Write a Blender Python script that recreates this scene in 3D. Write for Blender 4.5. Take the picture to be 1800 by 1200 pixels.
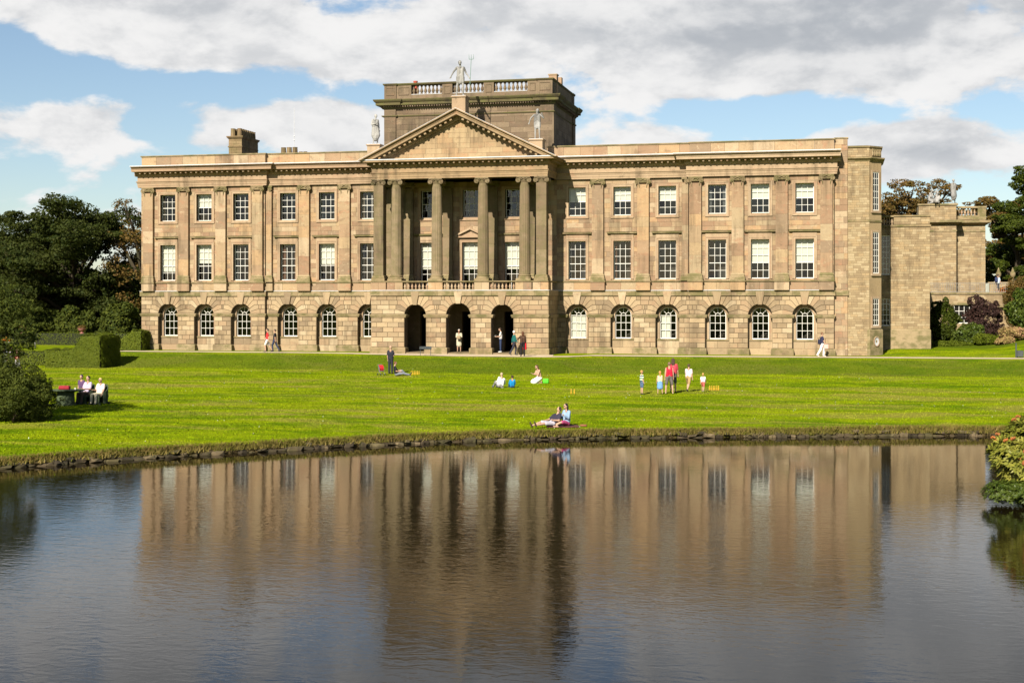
import bpy, bmesh, math, random
import numpy as np
from mathutils import Vector, Matrix

for o in list(bpy.data.objects):
    bpy.data.objects.remove(o, do_unlink=True)
S = bpy.context.scene
COL = S.collection
R = math.radians
rnd = random.Random(7)
NPR = np.random.RandomState(11)

# ---------------------------------------------------------------- camera
cam_d = bpy.data.cameras.new('camera'); cam = bpy.data.objects.new('camera', cam_d); COL.objects.link(cam)
cam.location = (26.35, -100.4, 3.81)
cam.rotation_euler = (R(90), 0, R(13.1))
cam_d.sensor_width = 36; cam_d.lens = 49.0; cam_d.shift_y = -0.0392
cam_d.clip_start = 0.5; cam_d.clip_end = 9000
S.camera = cam

# ---------------------------------------------------------------- light
SUN_AZ, SUN_EL = R(10), R(35)
sd = Vector((-math.sin(SUN_AZ)*math.cos(SUN_EL), -math.cos(SUN_AZ)*math.cos(SUN_EL), math.sin(SUN_EL)))
sl = bpy.data.lights.new('sun', 'SUN'); sl.energy = 5.0; sl.angle = R(0.55); sl.color = (1.0, 0.93, 0.80)
so = bpy.data.objects.new('sun', sl); COL.objects.link(so); so.location = (0, -60, 60)
so.rotation_euler = (-sd).to_track_quat('-Z', 'Y').to_euler()

W = bpy.data.worlds.new('World'); S.world = W; W.use_nodes = True
nt = W.node_tree; nt.nodes.clear(); N = nt.nodes.new; L = nt.links.new
def wmath(op, a, b=None, c=None, clamp=False):
    n = N('ShaderNodeMath'); n.operation = op; n.use_clamp = clamp
    for i, v in enumerate((a, b, c)):
        if v is None: continue
        if isinstance(v, (int, float)): n.inputs[i].default_value = v
        else: L(v, n.inputs[i])
    return n.outputs[0]
def wsmooth(v, lo, hi):
    n = N('ShaderNodeMapRange'); n.interpolation_type = 'SMOOTHSTEP'
    L(v, n.inputs['Value']); n.inputs['From Min'].default_value = lo; n.inputs['From Max'].default_value = hi
    return n.outputs['Result']
sky = N('ShaderNodeTexSky'); sky.sky_type = 'NISHITA'; sky.sun_disc = False
sky.sun_elevation = SUN_EL; sky.sun_rotation = math.atan2(sd.x, sd.y); sky.altitude = 240
sky.air_density = 1.0; sky.dust_density = 0.6; sky.ozone_density = 1.6
tc = N('ShaderNodeTexCoord'); sep = N('ShaderNodeSeparateXYZ'); L(tc.outputs['Generated'], sep.inputs[0])
dx, dy, dz = sep.outputs
az = wmath('ARCTAN2', dx, dy)                       # 0 = straight at the house, + to the right
el = wmath('ARCSINE', dz)
cmb = N('ShaderNodeCombineXYZ'); L(wmath('MULTIPLY', az, 9.0), cmb.inputs[0])
elw = wmath('POWER', wmath('MAXIMUM', el, 0.0005), 0.8)
L(wmath('MULTIPLY', elw, 15.0), cmb.inputs[1])
def cloudnoise(off, scale, det, rough, dist=0.0):
    v = N('ShaderNodeVectorMath'); v.operation = 'ADD'; L(cmb.outputs[0], v.inputs[0]); v.inputs[1].default_value = off
    n = N('ShaderNodeTexNoise'); n.noise_dimensions = '3D'; L(v.outputs[0], n.inputs['Vector'])
    n.inputs['Scale'].default_value = scale; n.inputs['Detail'].default_value = det
    n.inputs['Roughness'].default_value = rough; n.inputs['Distortion'].default_value = dist
    return n.outputs['Fac']
OFF = (3.1, 1.7, 0.4)
nA = cloudnoise(OFF, 1.15, 10, 0.57, 0.12)
nB = cloudnoise((OFF[0]-0.06, OFF[1]+0.20, OFF[2]), 1.15, 7, 0.57, 0.12)   # the same clouds seen a little higher: their lit tops
nC = cloudnoise((8.3, 4.1, 2.2), 0.55, 4, 0.5)
def bump(px, py, wx, wy, amp):                       # one cloud mass (or gap) at an azimuth / elevation of the sky
    a0 = math.atan((px-900)/2450.0) - R(13.1); e0 = math.atan((529.5-py)/2450.0)
    u = wmath('DIVIDE', wmath('SUBTRACT', az, a0), wx/2450.0); v = wmath('DIVIDE', wmath('SUBTRACT', el, e0), wy/2450.0)
    s = wmath('ADD', wmath('MULTIPLY', u, u), wmath('MULTIPLY', v, v))
    return wmath('MULTIPLY', wmath('EXPONENT', wmath('MULTIPLY', s, -1.0)), amp)
cover = wmath('ADD', nA, -0.03)
for b in [(250, 50, 240, 75, 0.20), (1150, 90, 520, 90, 0.22), (1560, 40, 420, 120, 0.20), (520, 215, 190, 55, 0.27),
          (100, 240, 150, 45, 0.20), (330, 262, 80, 25, 0.20), (1640, 275, 260, 55, 0.26), (1050, 215, 120, 50, 0.14),
          (760, 110, 140, 60, 0.14), (30, 125, 140, 50, -0.20), (330, 160, 330, 26, -0.24), (1440, 208, 330, 25, -0.24), (275, 235, 55, 45, -0.16), (640, 165, 60, 25, -0.10),
          (1150, 195, 90, 30, -0.12), (900, -190, 1500, 190, 0.16)]:
    cover = wmath('ADD', cover, bump(*b))
# cumulus crowd together towards the horizon and thin out overhead
cover = wmath('SUBTRACT', cover, wmath('MULTIPLY', wsmooth(el, R(15), R(40)), 0.16))
mask = wsmooth(cover, 0.48, 0.59)
lit = wsmooth(wmath('SUBTRACT', nA, nB), -0.16, 0.16)
thick = wsmooth(wmath('ADD', cover, wmath('MULTIPLY', wmath('SUBTRACT', nC, 0.5), 0.5)), 0.58, 1.0)
# higher up one looks at the grey undersides instead of the sunlit flanks
under = wmath('MULTIPLY', wsmooth(el, R(10), R(17)), 0.40)
bright = wmath('SUBTRACT', wmath('ADD', 0.66, wmath('MULTIPLY', lit, 0.40)), wmath('ADD', wmath('ADD', wmath('MULTIPLY', thick, 0.22), under), bump(1600, 85, 380, 75, 0.17)))
ccol = N('ShaderNodeMix'); ccol.data_type = 'RGBA'
L(wsmooth(bright, 0.35, 1.0), ccol.inputs['Factor'])
ccol.inputs['A'].default_value = (3.9, 4.15, 4.5, 1); ccol.inputs['B'].default_value = (7.9, 7.85, 7.8, 1)
skm = N('ShaderNodeMix'); skm.data_type = 'RGBA'; L(mask, skm.inputs['Factor'])
hsv = N('ShaderNodeHueSaturation'); hsv.inputs['Saturation'].default_value = 1.0; hsv.inputs['Value'].default_value = 1.0
L(sky.outputs[0], hsv.inputs['Color'])
L(hsv.outputs[0], skm.inputs['A']); L(ccol.outputs['Result'], skm.inputs['B'])
bg = N('ShaderNodeBackground'); bg.inputs['Strength'].default_value = 0.05
L(skm.outputs['Result'], bg.inputs['Color'])
wo = N('ShaderNodeOutputWorld'); L(bg.outputs[0], wo.inputs['Surface'])

S.view_settings.view_transform = 'Standard'; S.view_settings.look = 'None'
S.view_settings.exposure = 1.2; S.view_settings.gamma = 1.0; S.view_settings.use_curve_mapping = False
S.render.engine = 'CYCLES'
S.cycles.max_bounces = 8; S.cycles.transparent_max_bounces = 12; S.cycles.caustics_reflective = False; S.cycles.caustics_refractive = False

# ---------------------------------------------------------------- materials
class NT:
    def __init__(s, name):
        s.m = bpy.data.materials.new(name); s.m.use_nodes = True
        s.t = s.m.node_tree; s.t.nodes.clear()
        s.out = s.t.nodes.new('ShaderNodeOutputMaterial')
        s.geo = s.t.nodes.new('ShaderNodeNewGeometry'); s.oi = s.t.nodes.new('ShaderNodeObjectInfo')
    def n(s, typ, **kw):
        n = s.t.nodes.new('ShaderNode'+typ)
        for k, v in kw.items():
            if hasattr(n, k): setattr(n, k, v)
            else: s.set(n, k, v)
        return n
    def set(s, n, k, v):
        i = n.inputs[k]
        if hasattr(v, 'node'): s.t.links.new(v, i)
        else: i.default_value = v
    def link(s, a, b): s.t.links.new(a, b)
    def math(s, op, a, b=0.0, clamp=False):
        n = s.t.nodes.new('ShaderNodeMath'); n.operation = op; n.use_clamp = clamp
        for i, v in ((0, a), (1, b)):
            if hasattr(v, 'node'): s.t.links.new(v, n.inputs[i])
            else: n.inputs[i].default_value = v
        return n.outputs[0]
    def vec(s, sc):
        n = s.t.nodes.new('ShaderNodeVectorMath'); n.operation = 'MULTIPLY'
        s.t.links.new(s.geo.outputs['Position'], n.inputs[0]); n.inputs[1].default_value = sc
        return n.outputs[0]
    def noise(s, sc, detail=4, rough=0.55, dist=0.0, scale=1.0):
        n = s.t.nodes.new('ShaderNodeTexNoise'); s.t.links.new(s.vec(sc), n.inputs['Vector'])
        n.inputs['Scale'].default_value = scale; n.inputs['Detail'].default_value = detail
        n.inputs['Roughness'].default_value = rough; n.inputs['Distortion'].default_value = dist
        return n.outputs['Fac']
    def smooth(s, v, lo, hi, a=0.0, b=1.0):
        n = s.t.nodes.new('ShaderNodeMapRange'); n.interpolation_type = 'SMOOTHSTEP'
        s.t.links.new(v, n.inputs['Value'])
        for k, x in (('From Min', lo), ('From Max', hi), ('To Min', a), ('To Max', b)): n.inputs[k].default_value = x
        return n.outputs['Result']
    def ramp(s, v, cols, interp='LINEAR'):
        n = s.t.nodes.new('ShaderNodeValToRGB'); n.color_ramp.interpolation = interp
        e = n.color_ramp.elements
        while len(e) < len(cols): e.new(0.5)
        for i, c in enumerate(cols):
            e[i].position = i/(len(cols)-1) if interp == 'LINEAR' else i/len(cols)
            e[i].color = (*c, 1)
        s.t.links.new(v, n.inputs[0]); return n.outputs[0]
    def mix(s, f, a, b, blend='MIX'):
        n = s.t.nodes.new('ShaderNodeMix'); n.data_type = 'RGBA'; n.blend_type = blend
        for k, v in (('Factor', f), ('A', a), ('B', b)):
            if hasattr(v, 'node'): s.t.links.new(v, n.inputs[k])
            else: n.inputs[k].default_value = v if k == 'Factor' else (*v, 1)
        return n.outputs['Result']
    def rand(s):
        return s.math('FRACT', s.math('ADD', s.math('MULTIPLY', s.geo.outputs['Random Per Island'], 1.0), s.math('MULTIPLY', s.oi.outputs['Random'], 7.13)))
    def bump(s, h, strength, dist):
        n = s.t.nodes.new('ShaderNodeBump'); s.t.links.new(h, n.inputs['Height'])
        n.inputs['Strength'].default_value = strength; n.inputs['Distance'].default_value = dist
        return n.outputs['Normal']
    def pbr(s, col, rough=0.8, normal=None, spec=0.3, **kw):
        b = s.t.nodes.new('ShaderNodeBsdfPrincipled')
        s.set(b, 'Base Color', col if hasattr(col, 'node') else (*col, 1)); s.set(b, 'Roughness', rough)
        b.inputs['Specular IOR Level'].default_value = spec
        for k, v in kw.items(): s.set(b, k, v)
        if normal is not None: s.link(normal, b.inputs['Normal'])
        s.link(b.outputs[0], s.out.inputs['Surface']); return b

KA = 0.64
def stone(name, pal, stain=(0.14, 0.105, 0.065), stain_amt=0.75, moss=0.0, grain=1.0, mottle=0.0, warm=0.955):
    t = NT(name); tint = (KA, KA*warm, KA*warm*warm); pal = [tuple(x*k for x, k in zip(c, tint)) for c in pal]; stain = tuple(x*k for x, k in zip(stain, tint))
    c = t.ramp(t.rand(), pal, 'CONSTANT')
    # sandstone banding, soft patches inside one block
    band = t.noise((1.1, 1.1, 3.2), 5, 0.6, 0.6)
    c = t.mix(t.smooth(band, 0.40, 0.72, 0, 0.35), c, pal[0], 'MIX')
    if mottle > 0:
        p1 = t.noise((1.5, 1.5, 2.1), 6, 0.62, 0.8); p2 = t.noise((1.9, 1.9, 2.6), 6, 0.66, 1.0, 1.3); p3 = t.noise((0.9, 0.9, 1.3), 5, 0.6, 0.7, 1.7)
        c = t.mix(t.smooth(p1, 0.54, 0.68, 0, 0.60*mottle), c, (0.42*KA, 0.20*KA, 0.115*KA))
        c = t.mix(t.smooth(p2, 0.57, 0.70, 0, 0.65*mottle), c, (0.62*KA, 0.485*KA, 0.31*KA))
        c = t.mix(t.smooth(p3, 0.58, 0.70, 0, 0.60*mottle), c, (0.22*KA, 0.14*KA, 0.08*KA))
    g = t.noise((14, 14, 14), 4, 0.65)
    c = t.mix(t.math('MULTIPLY', t.smooth(g, 0.30, 0.75), 0.34*grain), c, tuple(x*0.55 for x in pal[2]))
    big = t.noise((0.22, 0.22, 0.30), 5, 0.6, 0.4)
    streak = t.noise((1.9, 1.9, 0.16), 5, 0.62)
    st = t.math('MULTIPLY', t.smooth(big, 0.40, 0.66), t.smooth(streak, 0.40, 0.64))
    c = t.mix(t.math('MULTIPLY', st, stain_amt), c, stain)
    speck = t.noise((3.3, 3.3, 3.3), 6, 0.7)
    c = t.mix(t.smooth(speck, 0.58, 0.70, 0, 0.6*stain_amt), c, tuple(x*0.8 for x in stain))
    if moss > 0:
        nz = t.n('SeparateXYZ', Vector=t.geo.outputs['Normal']).outputs['Z']
        mo = t.noise((1.2, 1.2, 2.0), 5, 0.65)
        f = t.math('MULTIPLY', t.smooth(mo, 0.40, 0.62), moss)
        c = t.mix(f, c, (0.085, 0.080, 0.028))
    h = t.math('ADD', t.noise((22, 22, 22), 5, 0.65), t.math('MULTIPLY', t.noise((4, 4, 4), 4, 0.6), 0.8))
    t.pbr(c, 0.9, t.bump(h, 0.35, 0.02), 0.15)
    return t.m
def plain(name, col, rough=0.6, var=0.15, spec=0.3, nscale=6.0, **kw):
    t = NT(name)
    n = t.noise((nscale,)*3, 4, 0.6)
    c = t.mix(t.smooth(n, 0.3, 0.7), tuple(x*(1-var) for x in col), tuple(min(1, x*(1+var)) for x in col))
    t.pbr(c, rough, None, spec, **kw); return t.m
def foliage(name, pal, rough=0.7, trans=0.35, spec=0.10):
    t = NT(name); pal = [tuple(x*KA for x in c) for c in pal]
    c = t.ramp(t.geo.outputs['Random Per Island'], pal)
    big = t.noise((0.55, 0.55, 0.55), 3, 0.6)
    c = t.mix(t.smooth(big, 0.35, 0.68, 0, 0.55), c, pal[-1])
    b = t.t.nodes.new('ShaderNodeBsdfPrincipled'); t.link(c, b.inputs['Base Color'])
    b.inputs['Roughness'].default_value = rough; b.inputs['Specular IOR Level'].default_value = spec
    tr = t.t.nodes.new('ShaderNodeBsdfTranslucent'); t.link(t.mix(0.35, c, (0.17, 0.20, 0.015), 'MIX'), tr.inputs['Color'])
    mx = t.t.nodes.new('ShaderNodeMixShader'); mx.inputs[0].default_value = trans
    t.link(b.outputs[0], mx.inputs[1]); t.link(tr.outputs[0], mx.inputs[2]); t.link(mx.outputs[0], t.out.inputs['Surface'])
    return t.m

M = {}
P_ASH = [(0.41, 0.30, 0.185), (0.32, 0.205, 0.13), (0.51, 0.40, 0.265), (0.39, 0.265, 0.165), (0.48, 0.325, 0.18), (0.29, 0.21, 0.14), (0.43, 0.34, 0.215), (0.35, 0.24, 0.15), (0.46, 0.34, 0.20)]
P_RUS = [(0.42, 0.325, 0.205), (0.32, 0.24, 0.145), (0.54, 0.44, 0.29), (0.40, 0.285, 0.175), (0.26, 0.195, 0.125), (0.49, 0.375, 0.23), (0.37, 0.28, 0.17), (0.46, 0.35, 0.215)]
M['ashlar'] = stone('ashlar_sandstone', P_ASH, mottle=0.9)
M['rustic'] = stone('rusticated_sandstone', P_RUS, stain_amt=0.75, mottle=0.45)
M['pedim'] = stone('pediment_sandstone', [(0.42, 0.31, 0.185), (0.37, 0.265, 0.155), (0.46, 0.35, 0.21), (0.33, 0.24, 0.145), (0.44, 0.30, 0.17)], stain_amt=0.85, mottle=0.6)
M['trim'] = stone('dressed_sandstone', [(0.46, 0.345, 0.225), (0.42, 0.305, 0.20), (0.50, 0.385, 0.26), (0.41, 0.28, 0.185)], stain_amt=0.7, mottle=0.6)
M['ledge'] = stone('mossy_ledge_stone', [(0.36, 0.285, 0.165), (0.32, 0.245, 0.14), (0.40, 0.315, 0.19)], moss=0.75, stain_amt=0.9)
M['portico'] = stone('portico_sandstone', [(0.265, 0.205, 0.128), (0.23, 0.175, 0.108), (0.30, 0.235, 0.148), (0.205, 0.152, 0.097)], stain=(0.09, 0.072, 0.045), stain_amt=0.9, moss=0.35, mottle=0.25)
M['tower'] = stone('attic_tower_stone', [(0.225, 0.17, 0.115), (0.185, 0.137, 0.092), (0.265, 0.202, 0.138), (0.165, 0.12, 0.083)], stain=(0.06, 0.05, 0.035), stain_amt=0.95, moss=0.1, mottle=0.3, grain=1.6)
M['towerledge'] = stone('tower_ledge_stone', [(0.15, 0.125, 0.065), (0.12, 0.10, 0.05), (0.18, 0.15, 0.085)], stain=(0.05, 0.045, 0.03), stain_amt=0.9, moss=0.9)
M['brickish'] = stone('small_coursed_stone', [(0.40, 0.325, 0.20), (0.34, 0.265, 0.16), (0.47, 0.39, 0.25), (0.30, 0.23, 0.14), (0.42, 0.32, 0.185)], stain_amt=0.7, warm=0.93)
M['joint'] = plain('mortar', (0.085, 0.062, 0.038), 0.95, 0.2)
M['chimney'] = stone('chimney_stone', [(0.30, 0.215, 0.12), (0.25, 0.175, 0.10), (0.34, 0.25, 0.145)], stain=(0.03, 0.027, 0.022), stain_amt=0.9, moss=0.4)
M['lead'] = plain('lead_flashing', (0.42, 0.42, 0.43), 0.5, 0.12, 0.5)
M['statue'] = stone('lead_statue', [(0.40, 0.39, 0.37), (0.30, 0.295, 0.28), (0.47, 0.46, 0.44)], stain=(0.04, 0.04, 0.04), stain_amt=1.0, warm=0.98)
M['white'] = plain('white_paint', (0.54, 0.52, 0.47), 0.5, 0.05)
M['blind'] = plain('cream_blind', (0.56, 0.53, 0.44), 0.8, 0.04)
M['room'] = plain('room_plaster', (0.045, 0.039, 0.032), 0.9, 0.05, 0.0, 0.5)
M['roof'] = plain('roof_lead', (0.14, 0.14, 0.15), 0.7, 0.2)
M['iron'] = plain('painted_iron', (0.035, 0.04, 0.04), 0.5, 0.2)
def glass_mat():
    t = NT('window_glass')
    nb = t.bump(t.noise((1.6, 1.6, 1.6), 1, 0.4), 0.05, 0.02)
    lw = t.t.nodes.new('ShaderNodeLayerWeight'); lw.inputs['Blend'].default_value = 0.5
    fr = t.math('ADD', 0.055, t.math('MULTIPLY', t.math('POWER', lw.outputs['Facing'], 5.0), 0.9))
    g = t.t.nodes.new('ShaderNodeBsdfGlossy'); g.inputs['Roughness'].default_value = 0.02; t.link(nb, g.inputs['Normal'])
    tr = t.t.nodes.new('ShaderNodeBsdfTransparent'); tr.inputs['Color'].default_value = (0.80, 0.83, 0.82, 1)
    mx = t.t.nodes.new('ShaderNodeMixShader'); t.link(fr, mx.inputs[0]); t.link(tr.outputs[0], mx.inputs[1]); t.link(g.outputs[0], mx.inputs[2])
    t.link(mx.outputs[0], t.out.inputs['Surface']); return t.m
M['glass'] = glass_mat()

# ---------------------------------------------------------------- mesh helpers
class MB:
    def __init__(s): s.v = []; s.f = []
    def add(s, v, f):
        k = len(s.v); s.v += [tuple(p) for p in v]; s.f += [tuple(i+k for i in q) for q in f]; return s
    def box(s, x0, x1, y0, y1, z0, z1):
        return s.add([(x0,y0,z0),(x1,y0,z0),(x1,y1,z0),(x0,y1,z0),(x0,y0,z1),(x1,y0,z1),(x1,y1,z1),(x0,y1,z1)],
                     [(0,3,2,1),(4,5,6,7),(0,1,5,4),(1,2,6,5),(2,3,7,6),(3,0,4,7)])
    def prism(s, poly, yf, yb, ch=0.0):
        """poly in (x,z), counter-clockwise seen from the front (-Y); front face at yf with a chamfer"""
        n = len(poly)
        if ch > 0:
            ins = []
            for i in range(n):
                a, b, c = Vector(poly[i-1]), Vector(poly[i]), Vector(poly[(i+1) % n])
                e1 = (b-a).normalized(); e2 = (c-b).normalized()
                n1 = Vector((-e1.y, e1.x)); n2 = Vector((-e2.y, e2.x))
                d = 1+n1.dot(n2); m = (n1+n2)/max(d, 0.35)
                ins.append(b+m*ch)
            v = [(p[0], yf, p[1]) for p in ins]+[(p[0], yf+ch, p[1]) for p in poly]+[(p[0], yb, p[1]) for p in poly]
            f = [tuple(range(n))]
            for i in range(n):
                j = (i+1) % n
                f += [(n+i, n+j, j, i), (2*n+i, 2*n+j, n+j, n+i)]
        else:
            v = [(p[0], yf, p[1]) for p in poly]+[(p[0], yb, p[1]) for p in poly]
            f = [tuple(range(n)), tuple(range(2*n-1, n-1, -1))]
            for i in range(n):
                j = (i+1) % n; f.append((n+i, n+j, j, i))
        return s.add(v, f)
    def block(s, x0, x1, z0, z1, yf, yb, ch=0.015):
        return s.prism([(x0, z0), (x1, z0), (x1, z1), (x0, z1)], yf, yb, ch)
    def lathe(s, prof, c=(0,0,0), seg=12, cap=True):
        v = []; f = []; n = len(prof)
        for (r, z) in prof:
            for k in range(seg):
                a = 2*math.pi*k/seg; v.append((c[0]+r*math.cos(a), c[1]+r*math.sin(a), c[2]+z))
        for i in range(n-1):
            for k in range(seg):
                k2 = (k+1) % seg
                f.append((i*seg+k, i*seg+k2, (i+1)*seg+k2, (i+1)*seg+k))
        if cap: f += [tuple(range(seg-1, -1, -1)), tuple(range((n-1)*seg, n*seg))]
        return s.add(v, f)
    def tube(s, pts, rad, seg=6, cap=True):
        pts = [Vector(p) for p in pts]
        if isinstance(rad, (int, float)): rad = [rad]*len(pts)
        v = []; f = []; n = len(pts); up = Vector((0.13, 0.21, 1)).normalized()
        for i, p in enumerate(pts):
            d = (pts[min(i+1, n-1)]-pts[max(i-1, 0)])
            d = d.normalized() if d.length > 1e-6 else Vector((0, 0, 1))
            a = d.cross(up)
            if a.length < 1e-3: a = d.cross(Vector((1, 0, 0)))
            a.normalize(); b = d.cross(a)
            for k in range(seg):
                t = 2*math.pi*k/seg; v.append(p+(a*math.cos(t)+b*math.sin(t))*rad[i])
        for i in range(n-1):
            for k in range(seg):
                k2 = (k+1) % seg; f.append((i*seg+k, i*seg+k2, (i+1)*seg+k2, (i+1)*seg+k))
        if cap: f += [tuple(range(seg-1, -1, -1)), tuple(range((n-1)*seg, n*seg))]
        return s.add(v, f)
    def ball(s, c, r, seg=10, rings=7):
        if isinstance(r, (int, float)): r = (r, r, r)
        v = []; f = []
        for i in range(rings+1):
            p = math.pi*i/rings
            for k in range(seg):
                a = 2*math.pi*k/seg
                v.append((c[0]+r[0]*math.sin(p)*math.cos(a), c[1]+r[1]*math.sin(p)*math.sin(a), c[2]+r[2]*math.cos(p)))
        for i in range(rings):
            for k in range(seg):
                k2 = (k+1) % seg; f.append((i*seg+k, (i+1)*seg+k, (i+1)*seg+k2, i*seg+k2))
        return s.add(v, f)
    def sweep(s, path, prof, closed=False, caps=True):
        """path: (x,y) points walked so that outside is on the right hand; prof: (out, z) points from bottom to top"""
        n = len(path); m = len(prof); v = []
        for i in range(n):
            p = Vector(path[i])
            if closed: a = Vector(path[i-1]); b = Vector(path[(i+1) % n])
            else: a = Vector(path[i-1]) if i > 0 else None; b = Vector(path[i+1]) if i < n-1 else None
            ns = []
            if a is not None: e = (p-a).normalized(); ns.append(Vector((e.y, -e.x)))
            if b is not None: e = (b-p).normalized(); ns.append(Vector((e.y, -e.x)))
            q = ns[0] if len(ns) == 1 else (ns[0]+ns[1])/max(0.2, 1+ns[0].dot(ns[1]))
            for (o, z) in prof: v.append((p.x+q.x*o, p.y+q.y*o, z))
        f = []
        for i in range(n if closed else n-1):
            j = (i+1) % n
            for k in range(m-1): f.append((i*m+k, j*m+k, j*m+k+1, i*m+k+1))
        if caps and not closed: f += [tuple(range(m-1, -1, -1)), tuple((n-1)*m+k for k in range(m))]
        return s.add(v, f)
    def mesh(s, name, mat, smooth=False):
        me = bpy.data.meshes.new(name); me.from_pydata(s.v, [], s.f); me.update()
        if mat is not None: me.materials.append(mat)
        if smooth: me.polygons.foreach_set('use_smooth', [True]*len(me.polygons))
        return me
    def build(s, name, mat, parent=None, loc=(0,0,0), smooth=False, kind=None):
        return ob(name, s.mesh(name, mat, smooth), parent, loc, kind)
def ob(name, me, parent=None, loc=(0,0,0), kind=None, rot=None, scale=None):
    o = bpy.data.objects.new(name, me); COL.objects.link(o); o.location = loc
    if parent is not None: o.parent = parent
    if kind: o['kind'] = kind
    if rot: o.rotation_euler = rot
    if scale: o.scale = scale
    return o
def tag(o, label, cat, group=None):
    o['label'] = label; o['category'] = cat
    if group: o['group'] = group
    return o
def thing(name, label, cat, loc=(0,0,0), rz=0.0, group=None):
    o = bpy.data.objects.new(name, None); COL.objects.link(o); o.location = loc; o.rotation_euler = (0, 0, rz)
    o.empty_display_size = 0.2
    return tag(o, label, cat, group)
CACHE = {}
def cached(key, fn):
    if key not in CACHE: CACHE[key] = fn()
    return CACHE[key]
def np_mesh(name, V, F, mat):
    """V (n,3), F (m,k): quick mesh from arrays"""
    me = bpy.data.meshes.new(name); V = np.ascontiguousarray(V, dtype=np.float32); F = np.ascontiguousarray(F, dtype=np.int32)
    k = F.shape[1]; me.vertices.add(len(V)); me.vertices.foreach_set('co', V.ravel())
    me.loops.add(F.size); me.loops.foreach_set('vertex_index', F.ravel())
    me.polygons.add(len(F)); me.polygons.foreach_set('loop_start', np.arange(0, F.size, k, dtype=np.int32))
    me.update(calc_edges=True); me.validate()
    if mat: me.materials.append(mat)
    return me
# ================================================================ ground, pond, path
POND = [(33.6,-43.9),(34.6,-47),(33.6,-51),(31.9,-56),(30.9,-61),(31.0,-66),(32.6,-74),(34.2,-83),(33,-90),(24,-91.5),(12,-91),(0,-90),(-9,-87),(-12,-81),
        (-8,-74),(-3.2,-68),(1.31,-62.24),(2.63,-60.54),(4.22,-58.7),(6.28,-56.64),(8.06,-54.93),(9.99,-53.31),(12.02,-51.6),(14.61,-49.93),(17.42,-48.84),
        (20.69,-47.63),(24.88,-46.43),(29.1,-44.98)]
ZW = -1.34
def pond_dist(X, Y):
    d = np.full(X.shape, 1e9); inside = np.zeros(X.shape, bool); n = len(POND)
    for i in range(n):
        x0, y0 = POND[i]; x1, y1 = POND[(i+1) % n]
        ex, ey = x1-x0, y1-y0
        t = np.clip(((X-x0)*ex+(Y-y0)*ey)/(ex*ex+ey*ey), 0, 1)
        d = np.minimum(d, np.hypot(X-x0-t*ex, Y-y0-t*ey))
        c = ((y0 > Y) != (y1 > Y)) & (X < (x1-x0)*(Y-y0)/((y1-y0) if y1 != y0 else 1e-9)+x0)
        inside ^= c
    return np.where(inside, -d, d)
EX = [-60,-28,-14.4,-8.6,-6.4,0.4,7.0,8.6,9.6,16,27.5,38,60]
EY = [-4.5,-4.5,-4.2,-4.6,-5.6,-7.4,-7.8,-6.9,-4.9,-4.75,-4.15,-3.6,-3.3]
def edge_y(X): return np.interp(X, EX, EY)
def sstep(t): t = np.clip(t, 0, 1); return t*t*(3-2*t)
def lumps(X, Y, a, s, ph):
    return a*(np.sin(X*s+ph)*np.cos(Y*s*1.31+ph*2)+0.6*np.sin(X*s*2.3+ph*3+Y*s*0.7)*np.cos(Y*s*1.9-ph))
def land(X, Y):
    X = np.asarray(X, float); Y = np.asarray(Y, float)
    e = edge_y(X)
    s = (e-Y)/5.4
    bank = -0.03-0.87*(0.35*np.clip(s, 0, 1)+0.65*sstep(s))
    front = np.where(Y < e, bank, 0.0)-np.clip((e-5.4-Y)/38.0, 0, 1)*0.13*(Y < e-5.4)
    front = front+np.where((Y < e-1), lumps(X, Y, 0.02, 0.45, 1.0), 0)
    # west garden
    wl = sstep((-27.5-X)/3.0)
    west = np.where(Y < -6, -0.85, -0.85+0.45*sstep((Y+6)/16))
    z = front*(1-wl)+west*wl
    # east side: rises to the house wall and to the right
    ea = sstep((X-28.6)/2.0)*sstep((Y-e-1.8)/7.5)*0.34
    eb = sstep((X-36.8)/6.5)*sstep((Y-e-1.6)/6.0)*1.0
    z = z+ea+eb+sstep((X-33)/4)*sstep((Y-8)/14)*0.5
    # viewer's own bank
    near = sstep((-88-Y)/12.0)*3.3
    z = z+near
    return z
def land_z(x, y): return float(land(np.array([x]), np.array([y]))[0])
def axis(fine0, fine1, step, lo, hi, cstep, far):
    a = list(np.arange(fine0, fine1+1e-6, step)); b = list(np.arange(lo, fine0-cstep*0.5, cstep)); c = list(np.arange(fine1+cstep, hi+1e-6, cstep))
    return np.array([-far, -far*0.4, -600.0, -300.0]+b+a+c+[300.0, 600.0, far*0.4, far])
gx = axis(-36, 45, 0.5, -120, 120, 3.0, 4000); gy = axis(-72, 10, 0.45, -126, 140, 3.0, 4000)
GX, GY = np.meshgrid(gx, gy)
GD = pond_dist(GX, GY); LZ = land(GX, GY)
bed = sstep((0.22-GD)/0.5)
GZ = LZ*(1-bed)+np.minimum(LZ, -1.95-np.clip(-GD, 0, 4)*0.15)*bed
far = sstep((np.hypot(GX, GY)-160)/700); GZ = GZ*(1-far)+(-2.0)*far
V = np.stack([GX, GY, GZ], -1).reshape(-1, 3); nxg, nyg = len(gx), len(gy)
ii, jj = np.meshgrid(np.arange(nxg-1), np.arange(nyg-1)); a = (jj*nxg+ii).ravel()
F = np.stack([a, a+1, a+1+nxg, a+nxg], 1)
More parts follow.
